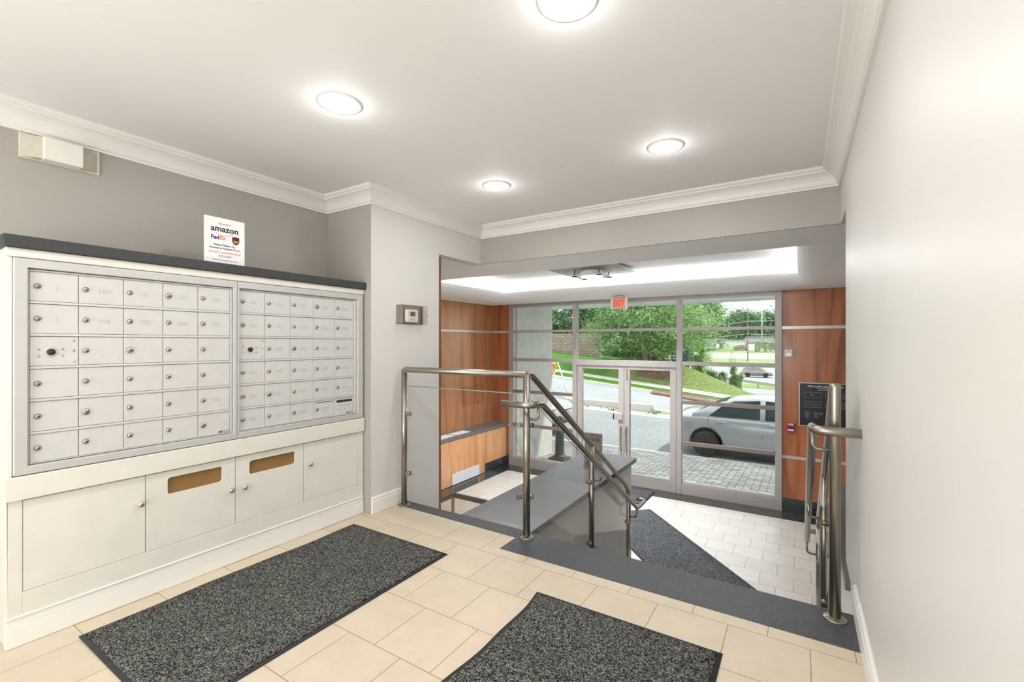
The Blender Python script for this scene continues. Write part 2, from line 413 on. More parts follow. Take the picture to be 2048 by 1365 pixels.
# ================================================================== SETTING: upper level
WX, CABX, REC, RX = -2.642, -2.720, -3.146, 0.222     # left wall, cabinet front, recessed wall, right wall
CZ, LZ, FZ = 2.375, 2.015, -1.200                       # upper ceiling, lobby ceiling, lobby floor
NY, SY, GY = 2.606, 3.606, 7.75                         # stair nosing, soffit beam, storefront
fl = MB(); fl.box(-3.3, RX + .1, -2.6, 2.3, -.16, 0); fl.box(-3.3, -1.543, 2.3, 2.5, -.16, 0)
struct(fl.build('floor_upper', M['tile']))
ns = MB(); ns.prism([(WX, 2.5), (-1.543, 2.48), (-1.543, 2.3), (RX, 2.3), (RX, NY), (WX, NY)], -.16, .0015)
struct(ns.build('trim_1', M['granite'], bevel=.004))
struct(bx('wall_recess', REC - .12, REC, -2.6, 2.26, -.16, CZ, M['wall_taupe_shaded']))
struct(bx('wall_return', REC - .12, WX - .0008, 2.26, 2.38, -.16, CZ, M['wall_taupe_shaded']))
wl = MB(); wl.box(WX - .12, WX, 2.2603, 3.0, FZ, CZ + .05); wl.box(WX - .12, WX, 3.0, SY, LZ + .002, CZ + .05)
struct(wl.build('wall_left', M['wall']))
struct(bx('trim_2', WX - .118, WX + .003, 2.998, 3.022, FZ, LZ - .02, M['wood_edge']))
wr = MB(); wr.box(RX, RX + .12, -2.6, 3.24, FZ, CZ + .05); wr.box(RX, RX + .12, 3.24, SY, LZ + .002, CZ + .05)
struct(wr.build('wall_right', M['wall']))
struct(bx('wall_back', REC, RX, -2.72, -2.6, 0, CZ, M['wall']))
struct(bx('wall_soffit', WX - .12, RX + .12, SY, SY + .14, LZ + .003, CZ + .05, M['wall_taupe_shaded']))
struct(bx('ceiling', REC - .12, RX + .12, -2.72, SY, CZ, CZ + .1, M['ceiling']))
# crown moulding, mitred sweep; profile = (distance from wall, z)
def sweep(pts, prof, z0, side=1):
    mb = MB(); P = [Vector((a, b)) for a, b in pts]; n = len(P); offs = []
    for i in range(n):
        d1 = (P[i] - P[i - 1]).normalized() if i > 0 else None; d2 = (P[i + 1] - P[i]).normalized() if i < n - 1 else None
        n1 = Vector((-d1.y, d1.x)) * side if d1 else None; n2 = Vector((-d2.y, d2.x)) * side if d2 else None
        if n1 is None: offs.append(n2)
        elif n2 is None: offs.append(n1)
        else:
            m = (n1 + n2).normalized(); offs.append(m / max(.2, m.dot(n1)))
    k = len(prof); v = [(P[i].x + offs[i].x * d, P[i].y + offs[i].y * d, z0 + z) for i in range(n) for d, z in prof]
    f = [(i * k + j, (i + 1) * k + j, (i + 1) * k + j + 1, i * k + j + 1) for i in range(n - 1) for j in range(k - 1)]
    f.append(list(range(k))); f.append([(n - 1) * k + j for j in range(k)][::-1])
    return mb.add(v, f)
crown = [(0, -.116), (.014, -.116), (.014, -.104), (.022, -.1), (.026, -.092), (.034, -.072), (.048, -.052), (.066, -.038), (.082, -.032), (.082, -.022), (.092, -.02), (.1, -.012), (.1, 0), (0, 0)]
cpath = [(RX, -2.6), (RX, SY), (WX, SY), (WX, 2.26), (REC, 2.26), (REC, -2.6)]
struct(sweep(cpath, crown, CZ, 1).build('trim_3', M['trim']))
base = [(0, 0), (.016, 0), (.016, .085), (.012, .092), (.012, .11), (.005, .118), (0, .118)]
struct(sweep([(WX, 2.62), (WX, 2.262)], [(a, b) for a, b in base], 0.002, 1).build('baseboard_left', M['trim']))
struct(sweep([(RX, -2.6), (RX, 2.66)], base, 0.002, 1).build('baseboard_right', M['trim']))

# ================================================================== SETTING: lower lobby
LX, LRX = -5.38, 2.3
struct(MB().box(LX - .1, LRX + .1, 2.62, GY + .02, FZ - .1, FZ).build('floor_lobby', M['tile_low']))
bl = MB(); bl.box(LX, -4.745, 3, GY - .03, FZ, FZ + .004); bl.box(-4.745, LRX, 7.36, GY - .03, FZ, FZ + .004)
struct(bl.build('trim_4', granite('dark_border_tile', '2b2a2c', '3c3a3a', .15, coat=.4)))
struct(bx('wall_stair', WX - 3, LRX + .1, 2.5, 2.6, FZ, -.17, M['wall']))
struct(bx('wall_lobby_near', LX - .1, WX - .125, 2.5, 2.6, -.169, LZ, M['wall']))
struct(bx('wall_lobby_near_right', RX + .125, LRX + .1, 2.5, 2.6, -.169, LZ, M['wall']))
struct(bx('wall_lobby_right', LRX, LRX + .1, 2.6, GY, FZ, LZ, M['wall']))
# lobby walls: dark base, maple panels with silver strips
def panel_wall(name, axis, pos, segs, zs, mat, base_top, sgn):
    a0, a1 = segs[0], segs[-1]
    mb = MB()
    if axis == 'x': mb.box(pos, pos + .1 * -sgn, a0, a1, FZ, LZ + .05)
    else: mb.box(a0, a1, pos, pos + .1, FZ, LZ + .05)
    w = struct(mb.build(name, M['wood_edge']))
    for i in range(len(segs) - 1):
        for j in range(len(zs) - 1):
            z0, z1 = zs[j], zs[j + 1]; q = MB(); s0, s1 = segs[i] + .004, segs[i + 1] - .004
            z0 = z0 + (.025 if j else .0); z1 = z1 - (.025 if j < len(zs) - 2 else 0)
            if axis == 'x': q.box(pos, pos + .012 * sgn, s0, s1, z0, z1)
            else: q.box(s0, s1, pos - .012, pos, z0, z1)
            q.build('panel', mat, w, .001)
    for z in zs[1:-1]:
        q = MB()
        if axis == 'x': q.box(pos, pos + .016 * sgn, a0, a1, z - .022, z + .022)
        else: q.box(a0, a1, pos - .016, pos, z - .022, z + .022)
        q.build('silver_strip', M['alu_light'], w, .001)
    q = MB()
    if axis == 'x': q.box(pos, pos + .02 * sgn, a0, a1, FZ, base_top)
    else: q.box(a0, a1, pos - .02, pos, FZ, base_top)
    q.build('baseboard', M['granite_black'], w, .001)
    return w
panel_wall('wall_lobby_left', 'x', LX, [2.6, 3.9, 5.3, 7.13, GY], [-1.0, -.41, 1.47, LZ + .04], M['wood_left'], -1.0, 1)
panel_wall('wall_lobby_front_right', 'y', GY, [-.222, .66, LRX], [-1.01, -.41, 1.47, LZ + .04], M['wood'], -1.01, 1)
panel_wall('wall_lobby_front_left', 'y', GY, [LX, -4.94], [-1.0, -.41, 1.47, LZ + .04], M['wood'], -1.0, 1)
# tray ceiling with rounded lip
RR = .2; RT = LZ + RR
def lip(name):
    mb = MB()
    X0, X1, Y0, Y1 = LX, LRX, SY, GY + .05
    ox0, ox1, oy0, oy1 = CX0, CX1, CY0, CY1
    loops = []
    n = 8
    for k in range(n + 1):
        a = PI / 2 * k / n; d = RR * (1 - math.sin(a)); z = LZ + RR * (1 - math.cos(a))
        loops.append([(ox0 - d, oy0 - d, z), (ox1 + d, oy0 - d, z), (ox1 + d, oy1 + d, z), (ox0 - d, oy1 + d, z)])
    outer = [(X0, Y0, LZ), (X1, Y0, LZ), (X1, Y1, LZ), (X0, Y1, LZ)]
    loops = [outer] + loops[:1][::1] + loops[1:]
    loops.append([(ox0 - .02, oy0 - .02, RT + .0), (ox1 + .02, oy0 - .02, RT), (ox1 + .02, oy1 + .02, RT), (ox0 - .02, oy1 + .02, RT)])
    loops.append([(ox0 - .02, oy0 - .02, LZ + .19), (ox1 + .02, oy0 - .02, LZ + .19), (ox1 + .02, oy1 + .02, LZ + .19), (ox0 - .02, oy1 + .02, LZ + .19)])
    v = [p for lp in loops for p in lp]; f = []; sm = []
    for i in range(len(loops) - 1):
        for k in range(4):
            k2 = (k + 1) % 4; f.append((i * 4 + k, i * 4 + k2, (i + 1) * 4 + k2, (i + 1) * 4 + k))
    mb.add(v, f, None, False)
    return mb
o = struct(lip('c').build('ceiling_lobby', M['lobby_ceiling']))
for p in o.data.polygons: p.use_smooth = abs(p.normal.z) > .02 and abs(p.normal.z) < .98
struct(MB().box(LX, WX - .119, 2.6, SY, LZ, LZ + .05).build('ceiling_lobby_left', M['lobby_ceiling']))
struct(MB().box(RX + .119, LRX, 2.6, SY, LZ, LZ + .05).build('ceiling_lobby_right', M['lobby_ceiling']))
cv = MB(); g = .22
for (x0, x1, y0, y1) in ((CX0 - g, CX0 - .02, CY0 - g, CY1 + g), (CX1 + .02, CX1 + g, CY0 - g, CY1 + g), (CX0, CX1, CY0 - g, CY0 - .02), (CX0, CX1, CY1 + .02, CY1 + g)):
    cv.box(x0, x1, y0, y1, LZ + .18, LZ + .19)
struct(cv.build('trim_5', M['ceiling']))
ct = MB(); TZ = 2.36
ct.box(CX0 - g, CX1 + g, CY0 - g, CY1 + g, TZ, TZ + .05)
ct.box(CX0 - g - .03, CX0 - g, CY0 - g, CY1 + g, LZ + .19, TZ); ct.box(CX1 + g, CX1 + g + .03, CY0 - g, CY1 + g, LZ + .19, TZ)
ct.box(CX0 - g, CX1 + g, CY0 - g - .03, CY0 - g, LZ + .19, TZ); ct.box(CX0 - g, CX1 + g, CY1 + g, CY1 + g + .03, LZ + .19, TZ)
struct(ct.build('ceiling_tray', M['ceiling']))
# light blocker above lobby ceiling (roof slab)
struct(bx('ceiling_slab', LX - .2, LRX + .2, 2.5, GY + .1, 2.52, 2.62, M['ceiling']))
struct(bx('wall_over_storefront', LX, LRX, GY - .05, GY + .1, LZ + .05, 2.52, M['ceiling']))

# ================================================================== stairs and the knee walls beside them
NR = 7; RISE = -FZ / NR; RUN = .268
st = MB()
for i in range(NR - 1):
    y0 = NY + RUN * i; z = -RISE * (i + 1); st.box(-1.49, .17, y0 - .001, y0 + RUN, FZ, z - .03, M['trim']); st.box(-1.49, .17, y0 - .002, y0 + RUN + .02, z - .03, z, M['granite'])
struct(st.build('floor_stairs', M['granite']))
kl = MB(); kl.box(-2.06, -1.552, 2.61, 4.885, FZ, -.046)
w = struct(kl.build('wall_knee_left', M['wall'])); MB().box(-2.087, -1.50, NY + .002, 4.905, -.046, .0).build('granite_cap', M['granite_smooth'], w, .003)
kr = MB(); kr.box(.172, .72, 3.245, 4.9, FZ, -.046); kr.box(.172, RX - .001, 2.61, 3.245, FZ, -.046)
w = struct(kr.build('wall_knee_right', M['wall'])); MB().prism([(.2, 2.95), (.222, 2.95), (.222, 3.26), (.75, 3.26), (.75, 4.93), (.2, 4.93)], -.046, 0).build('granite_cap', M['granite_smooth'], w, .003)

# ================================================================== storefront (window and door frames)
SD = .055
def bar(mb, x0, x1, z0, z1, d=SD, m=None): mb.box(x0, x1, GY - d, GY + d, z0, z1, m)
fr = MB()
bar(fr, -4.94, -4.83, FZ, LZ + .05); bar(fr, -.31, -.222, FZ, LZ + .05)
bar(fr, -3.545, -3.465, FZ, 1.95); bar(fr, -1.70, -1.625, FZ, 1.95)
bar(fr, -4.83, -.31, 1.95, LZ + .05, .05)
for a, b in ((-4.83, -3.545), (-3.465, -1.70), (-1.625, -.31)):
    bar(fr, a, b, 1.447, 1.497, .045)
for a, b in ((-4.83, -3.545), (-1.625, -.31)):
    bar(fr, a, b, .885, .945, .045)
    bar(fr, a, b, FZ, -1.02, .05); bar(fr, a, b, -1.02, -1.0, .035)
bar(fr, -3.465, -1.70, .845, .945, .055); bar(fr, -3.465, -1.70, .825, .845, .04)
sf = struct(fr.build('window_1', M['alu'], bevel=.003))
rl = MB()
for a, b in ((-4.83, -3.545), (-1.625, -.31)):
    for z in (.29, -.37): rl.box(a, b, GY - .07, GY - .03, z - .03, z + .03)
rl.build('rail_bar', M['alu_dark'], sf, .004)
def pane(x0, x1, z0, z1, parent, y=GY): return MB().box(x0, x1, y - .003, y + .003, z0, z1).build('glass_pane', M['pane'], parent)
for a, b in ((-4.83, -3.545), (-3.465, -1.70), (-1.625, -.31)):
    pane(a, b, 1.497, 1.95, sf); pane(a, b, .945, 1.447, sf)
for a, b in ((-4.83, -3.545), (-1.625, -.31)):
    pane(a, b, -1.0, .885, sf)
def door(nm, x0, x1, hinge, hand):
    q = MB(); s = .095; d = .03
    for (a, b, c, e) in ((x0, x0 + s, FZ + .01, .82), (x1 - s, x1, FZ + .01, .82), (x0 + s, x1 - s, .785, .82), (x0 + s, x1 - s, FZ + .01, -1.0)):
        q.box(a, b, GY - d, GY + d, c, e)
    w = struct(q.build(nm, M['alu'], bevel=.003)); pane(x0 + s, x1 - s, -1.0, .785, w)
    hx = x1 - .045 if hand > 0 else x0 + .045
    MB().tube(fillet([(hx, GY - .03, -.2), (hx, GY - .085, -.2), (hx, GY - .085, -.62), (hx, GY - .03, -.62)], .03), .011).build('pull_handle', M['chrome'], w)
    return w, hx
d1, hx = door('door_1', -3.455, -2.583, 0, 1)
MB().box(-2.745, -2.60, GY - .075, GY - .03, -.09, .02).build('lock_case', M['alu_light'], d1, .006)
MB().box(-2.765, -2.742, GY - .08, GY - .02, -.085, .012).build('lock_lever', M['black'], d1, .004)
d2, hx = door('door_2', -2.577, -1.71, 1, -1)
MB().box(-2.535, -2.515, GY - .045, GY - .03, .60, .80).build('flush_bolt', M['alu_dark'], d2, .003)
struct(bx('trim_6', -3.465, -1.70, GY - .08, GY + .08, FZ, FZ + .012, M['alu_dark']))

# ================================================================== mail cabinet
Y0, Y1 = .47, 2.255
cab = thing('mail_cabinet', 'long white painted cabinet built into the wall under the mailboxes', 'cabinet', (-2.9, 1.36, 0))
b = MB(); b.box(REC, CABX - .025, Y0, Y1, 0.0, 1.64)
b.box(CABX - .025, CABX, Y0, .514, .1, .60); b.box(CABX - .025, CABX, 2.203, Y1, .1, .6); b.box(CABX - .025, CABX, .514, 2.203, .1, .218)
# hollow out look: frame above
b.box(CABX - .025, CABX, Y0, .484, .6, 1.64); b.box(CABX - .025, CABX, 2.242, Y1, .6, 1.64); b.box(CABX - .025, CABX, .484, 2.242, 1.602, 1.64)
b.build('body', M['cabinet'], cab, .0015)
MB().box(CABX, CABX + .018, Y0 - .012, Y1, .602, .70).build('apron', M['cabinet'], cab, .004)
MB().box(CABX, CABX + .012, Y0 - .006, Y1, 1.603, 1.64).build('top_rail', M['cabinet'], cab, .004)
pl = MB(); pl.box(CABX - .02, CABX + .006, Y0 - .006, Y1, 0.001, .085); pl.box(CABX - .02, CABX + .002, Y0 - .003, Y1, .085, .125); pl.box(CABX - .02, CABX + .008, Y0 - .006, Y1, .118, .124)
pl.build('plinth', M['trim'], cab, .002)
ys = [.514, .934, 1.356, 1.777, 2.203]
slots = {1: (1.027, 1.288, .4955, .581), 2: (1.435, 1.722, .498, .578)}
for i in range(4):
    a, c = ys[i] + .0015, ys[i + 1] - .0015; q = MB()
    if i in slots:
        s0, s1, z0, z1 = slots[i]
        vs, fs = shape_geo([[(a, .2195), (c, .2195), (c, .596), (a, .596)], rrect(s0, s1, z0 - .02, z1 - .02, .015)], .016)
        q.add(vs, fs, None, False, lambda p: (CABX - .0095 + p[2] + .0, p[0], p[1]))
    else: q.box(CABX - .0175, CABX - .0015, a, c, .2195, .596)
    dr = q.build('door', M['cabinet'], cab, .001)
    if i in slots:
        s0, s1, z0, z1 = slots[i]
        MB().box(CABX - .024, CABX - .0185, s0 - .01, s1 + .01, z0 - .03, z1 - .01).build('slot_opening', M['slot_inside'], dr)
    ky, kz = ((.91, .465), (1.328, .418), (1.40, .415), (1.815, .455))[i]
    MB().lathe([(.004, 0), (.006, .006), (.006, .012), (.013, .018), (.015, .023), (.013, .028), (.004, .031)], (CABX - .0015, ky, kz), 'x', n=20).build('knob', M['chrome'], dr)
cn = MB().box(REC, CABX + .03, .455, 2.259, 1.641, 1.69)
tag(cn.build('counter_top', M['counter'], bevel=.003), 'black laminate counter top covering the mail cabinet', 'counter')

# ---- mailbox units
ROWZ = [1.557, 1.421, 1.283, 1.145, 1.007, .869, .738]
def mailbox_unit(cols, outer, side_w, label, nums, right):
    u = thing('mailbox_unit', label, 'mailboxes', (CABX, (cols[0] + cols[-1]) / 2, .703), 'banks of apartment mailboxes')
    y0, y1 = outer; i0, i1 = y0 + side_w[0], y1 - side_w[1]
    vs, fs = ring((y0, .7035, y1, 1.6), (i0, .738, i1, 1.562), .026)
    MB().add(vs, fs, None, False, lambda p: (CABX - .005 + p[2] + .0055, p[0], p[1])).build('frame', M['box_frame'], u, .003)
    MB().box(CABX - .024, CABX - .018, i0, i1, .738, 1.562).build('backing', M['gap'], u)
    vs, fs = ring((i0 + .003, .741, i1 - .003, 1.559), (cols[0] - .001, .7445, cols[-1] + .001, 1.552), .012)
    MB().add(vs, fs, None, False, lambda p: (CABX - .008 + p[2], p[0], p[1])).build('inner_frame', M['box_metal'], u, .001)
    for j in range(1, 6):
        MB().box(CABX - .014, CABX - .0005, cols[0], cols[-1], ROWZ[j] - .005, ROWZ[j] + .005).build('divider', M['box_metal'], u, .0015)
    FX = CABX - .006
    for c in range(5):
        for r in range(6):
            a, b_ = cols[c] + .0012, cols[c + 1] - .0012
            z1 = ROWZ[r] - (.0065 if r else .006); z0 = ROWZ[r + 1] + (.0065 if r < 5 else .0075)
            if c == 0 and r == 2:
                p = MB().box(FX - .01, FX, a, b_, z0, z1).build('master_panel', M['box_metal'], u, .001)
                w = b_ - a; yc = a + w * .42; zc = (z0 + z1) / 2 - .004
                MB().lathe([(.022, 0), (.020, .004), (.016, .005), (.015, .003)], (FX, yc, zc), 'x', n=24).build('lock_ring', M['box_metal'], p)
                MB().lathe([(.013, 0), (.013, .009), (.010, .011)], (FX, yc, zc), 'x', n=20).build('lock_core', M['brass'], p)
                MB().box(FX + .0112, FX + .0125, yc - .006, yc + .006, zc - .0015, zc + .0015).build('keyhole', M['keyhole'], p)
                for (fy, dz) in ((.17, .014), (.17, -.016), (.66, .014), (.66, -.016), (.9, .05), (.9, .006), (.9, -.042)):
                    MB().lathe([(.0055, 0), (.004, .003), (.001, .004)], (FX, a + w * fy, zc + dz), 'x', n=12).build('rivet', M['chrome'], p)
                continue
            d = MB().box(FX - .01, FX, a, b_, z0, z1).build('box_door', M['box_metal'], u, .0012)
            zc = (z0 + z1) / 2
            if right and c == 4 and r == 5:
                vs, fs = shape_geo([rrect(a + .015, b_ - .012, z1 - .03, z1 - .014, .007)], .001)
                MB().add(vs, fs, None, False, lambda p: (FX + .0006 + p[2], p[0], p[1])).build('letter_slot', M['ink'], d)
                for dy in (.035, .08): MB().lathe([(.003, 0), (.001, .002)], (FX, a + dy, zc - .022), 'x', n=8).build('rivet', M['gap'], d)
                vs, fs = text_geo('OUTGOING', .018); MB().add(vs, fs, None, False, face_px(FX + .0004, (a + b_) / 2, zc + .005)).build('lettering', M['engrave'], d)
            else:
                ky = a + .022
                big = (r + c * 2) % 7 == 6
                k = MB().lathe([(.0115, 0), (.0115, .003), (.009, .006), (.0085, .009), (.003, .010)] if not big else [(.014, 0), (.014, .006), (.011, .010), (.003, .011)], (FX, ky, zc + .001), 'x', n=20).build('lock', M['nickel'], d)
                MB().box(FX + .0095, FX + .0112, ky - .001, ky + .006, zc - .0006, zc + .0022).build('keyhole', M['keyhole'], d)
                s = nums.get((c, r))
                if s:
                    vs, fs = text_geo(s, .030 if not (right and c == 3 and r == 5) else .018, .0003)
                    MB().add(vs, fs, None, False, face_px(FX + .0004, a + (b_ - a) * .55, zc - .004)).build('lettering', M['engrave'], d)
            if right and c == 3 and r == 5:
                MB().box(FX - .002, FX + .0015, a + .008, b_ - .008, z1 - .016, z1 - .012).build('ridge', M['gap'], d)
            if r == 5 and c == 4:
                t = MB().box(FX, FX + .0012, b_ - .062, b_ - .004, z0 + .001, z0 + .016).build('maker_plate', M['alu_light'], d)
                vs, fs = text_geo('AF', .013, .0003, bold=.0006); MB().add(vs, fs, None, False, face_px(FX + .0014, b_ - .05, z0 + .0085)).build('lettering', M['ink'], d)
    return u
mailbox_unit([.535, .689, .849, 1.008, 1.167, 1.329], (.4855, 1.3585), (.042, .018),
    'left bank of silver apartment mailboxes, its top row starting with number 2',
    {(0, 0): '2', (0, 1): '3', (1, 0): '103', (1, 1): '104', (2, 0): '201', (2, 1): '202', (3, 0): '207', (3, 1): '208', (4, 0): '304', (4, 1): '305', (4, 4): '308'}, False)
R = {(0, 0): '401', (0, 1): '402', (0, 3): '403', (0, 4): '404', (0, 5): '405'}
for i, s in enumerate(('406', '407', '408', '409', '501', '502')): R[(1, i)] = s
for i, s in enumerate(('503', '504', '505', '506', '507', '508')): R[(2, i)] = s
for i, s in enumerate(('509', '601', '602', '603', '604', 'CONDO\nASSOC')): R[(3, i)] = s
for i, s in enumerate(('605', '606', '607', '608', '609')): R[(4, i)] = s
mailbox_unit([1.375, 1.528, 1.690, 1.852, 2.013, 2.172], (1.3605, 2.2415), (.010, .045),
    'right bank of silver apartment mailboxes with a black letter slot at its lower right', R, True)

# ---- delivery notice on the counter
SGX, SGY = -2.765, 1.321
sg = thing('paper_notice', 'white paper notice for package deliveries standing on the black counter', 'sign', (SGX, SGY, 1.69))
MB().box(SGX - .0015, SGX, SGY - .108, SGY + .108, 1.6905, 1.955).build('sheet', M['paper'], sg)
def stext(s, sz, dy, z, m, bold=0, al='CENTER'):
    vs, fs = text_geo(s, sz, .0002, al, bold); MB().add(vs, fs, None, False, face_px(SGX + .0004, SGY + dy, z)).build('lettering', M[m], sg)
stext('Attention:', .017, 0, 1.922, 'ink_red'); stext('amazon', .048, .0, 1.892, 'ink', .0012)
pth = [(SGX + .0006, SGY - .05 + .09 * t, 1.868 - .012 * math.sin(PI * t)) for t in [k / 10 for k in range(11)]] + [(SGX + .0006, SGY + .043, 1.874)]
MB().tube(pth, .0016, n=6).build('smile_arrow', M['ink_orange'], sg)
stext('Fed', .030, -.052, 1.842, 'ink_blue', .0012); stext('Ex', .030, -.012, 1.842, 'ink_orange', .0012)
sh = [(-.02, .02), (0, .024), (.02, .02), (.02, -.006), (.012, -.018), (0, -.024), (-.012, -.018), (-.02, -.006)]
vs, fs = shape_geo([sh], .0006); MB().add(vs, fs, None, False, face_px(SGX + .0006, SGY + .058, 1.838)).build('shield', M['ups_brown'], sg)
vs, fs = text_geo('ups', .022, .0002, 'CENTER', .0006); MB().add(vs, fs, None, False, face_px(SGX + .0014, SGY + .058, 1.835)).build('lettering', M['ups_gold'], sg)
stext('Please Deliver ALL', .0155, 0, 1.802, 'ink', .0003); stext('Packages to Resident Doors', .0142, 0, 1.784, 'ink', .0003)
stext('DO NOT LEAVE BOXES IN', .0145, 0, 1.760, 'ink_red'); stext('THE LOBBY', .0145, 0, 1.740, 'ink_red'); stext('Thank you for being so cooperative', .0095, 0, 1.718, 'ink')

# ---- emergency light on recessed wall
el = thing('emergency_light', 'beige emergency light box mounted high on the taupe wall under the crown moulding', 'emergency light', (REC, .728, 2.19))
MB().prism([(.58, 2.135), (.876, 2.135), (.876, 2.257), (.58, 2.257)], REC, REC + .012, 'x').build('back_plate', M['beige_plastic'], el, .003)
e = MB(); e.box(REC + .012, REC + .062, .652, .80, 2.14, 2.25); e.build('lamp_cover', M['white_plastic'], el, .006)
for ya, yb in ((.652, .59), (.80, .866)):
    e = MB(); e.add([(REC + .012, ya, 2.142), (REC + .05, ya, 2.142), (REC + .012, yb, 2.142), (REC + .012, ya, 2.248), (REC + .05, ya, 2.248), (REC + .012, yb, 2.248)], [(0, 1, 2), (3, 5, 4), (0, 3, 4, 1), (1, 4, 5, 2), (0, 2, 5, 3)])
    e.build('side_wedge', M['beige_dark'], el, .002)

# ---- thermostat in guard box
th = thing('thermostat', 'small white thermostat with grey display inside a clear plastic guard box', 'thermostat', (WX, 2.66, 1.46))
tb = MB(); tb.box(WX, WX + .004, 2.505, 2.80, 1.395, 1.545); tb.build('guard_plate', M['smoke'], th)
g2 = MB()
for a in ((WX + .002, WX + .075, 2.505, 2.509, 1.395, 1.545), (WX + .002, WX + .075, 2.771, 2.775, 1.395, 1.545), (WX + .002, WX + .075, 2.505, 2.775, 1.541, 1.545), (WX + .002, WX + .075, 2.505, 2.775, 1.395, 1.399), (WX + .072, WX + .075, 2.505, 2.775, 1.395, 1.545)):
    g2.box(*a)
g2.build('guard_cover', M['smoke'], th)
MB().box(WX + .004, WX + .03, 2.585, 2.72, 1.412, 1.515).build('thermostat_body', M['white_plastic'], th, .012)
MB().box(WX + .03, WX + .0315, 2.625, 2.68, 1.462, 1.498).build('display', M['lcd'], th)
for dy in (2.64, 2.665): MB().box(WX + .03, WX + .032, dy - .004, dy + .004, 1.432, 1.438).build('button', M['gap'], th)
MB().lathe([(.007, 0), (.007, .008), (.004, .010)], (WX + .075, 2.765, 1.47), 'x', n=14).build('guard_lock', M['nickel'], th)

# ---- downlights
for i, (x, y) in enumerate(DOWNLIGHTS):
    names = ['round recessed ceiling light above the long mat, nearest the mailboxes', 'round recessed ceiling light cut by the top edge of the view', 'small round recessed ceiling light nearest the left corner of the soffit beam', 'round recessed ceiling light before the soffit beam on the right side']
    dl = thing('ceiling_light', names[i] if i < 4 else 'round recessed ceiling light behind the viewer', 'ceiling light', (x, y, CZ), 'recessed ceiling lights' if i < 4 else 'recessed lights behind the viewer')
    MB().lathe([(.078, -.004), (.084, -.008), (.097, -.007), (.099, -.002), (.099, 0), (.078, 0)], (x, y, CZ), 'z', n=48).build('trim_ring', M['trim'], dl)
    MB().lathe([(.001, -.0055), (.079, -.0055), (.079, -.0035), (.001, -.0035)], (x, y, CZ), 'z', n=40).build('diffuser', M['lamp'], dl)

# ================================================================== floor mats
def mat(name, label, x0, x1, y0, y1, z, pile, rot=None, wavy=True, group=None, amp=.012):
    cx, cy = (x0 + x1) / 2, (y0 + y1) / 2
    t = thing(name, label, 'mat', (cx, cy, z), group)
    if rot: t.rotation_euler = (0, 0, rot)
    W, L = x1 - x0, y1 - y0
    def edge(u, v, inset):
        w = (amp * math.sin(v * 23) * .5 + amp * .6 * math.sin(v * 9 + 1)) if wavy else 0
        ux = -W / 2 + inset + u * (W - 2 * inset) + w * (1 - u) ; uy = -L / 2 + inset + v * (L - 2 * inset)
        zz = (.004 * (1 + math.sin(v * 23)) * (1 - u) ** 2 if wavy else 0)
        return ux, uy, zz
    def fn(inset, h):
        def g(u, v):
            a, b, c = edge(u, v, inset); return (cx + a, cy + b, z + c + h)
        return g
    m = MB(); m.grid(fn(0, .004), 6, 60); m.grid(fn(0, .0006), 6, 60)
    n1 = 7 * 61
    rim = [0 * 61 + j for j in range(61)] + [i * 61 + 60 for i in range(1, 7)] + [6 * 61 + j for j in range(59, -1, -1)] + [i * 61 for i in range(5, 0, -1)]
    for k in range(len(rim)):
        a, b = rim[k], rim[(k + 1) % len(rim)]; m.f.append([a, b, b + n1, a + n1]); m.mi.append(0); m.sm.append(False)
    m.build('rubber_border', M['rubber'], t)
    m = MB(); m.grid(fn(.022, .011), 8, 60); m.grid(fn(.018, .0045), 8, 60); n1 = 9 * 61
    rim = [0 * 61 + j for j in range(61)] + [i * 61 + 60 for i in range(1, 9)] + [8 * 61 + j for j in range(59, -1, -1)] + [i * 61 for i in range(7, 0, -1)]
    for k in range(len(rim)):
        a, b = rim[k], rim[(k + 1) % len(rim)]; m.f.append([a, b, b + n1, a + n1]); m.mi.append(0); m.sm.append(True)
    m.build('pile', pile, t)
    return t
mat('floor_mat', 'long charcoal floor mat lying in front of the mail cabinet', -2.585, -1.755, .652, 2.070, 0, M['pile'])
mat('floor_mat', 'charcoal floor mat in the foreground before the dark stair edge', -1.10, -.262, .60, 1.995, 0, M['pile'], amp=.016)
A = Vector((-1.864, 6.750)); dd = Vector((1.495, -1.634)).normalized(); nn = Vector((-dd.y, dd.x)) * -1
Lm, Wm = 2.5, .84
c = A + dd * Lm / 2 + nn * Wm / 2
mat('floor_mat', 'grey floor mat laid diagonally on the pale tiles at the foot of the stairs', c.x - Wm / 2, c.x + Wm / 2, c.y - Lm / 2, c.y + Lm / 2, FZ, M['pile_low'], rot=math.atan2(dd.y, dd.x) + PI / 2, wavy=False)
mat('floor_mat', 'grey door mat lying directly inside the glass entrance doors', -2.96, -1.998, 6.86, 7.55, FZ + .004, M['pile_low'], wavy=False)

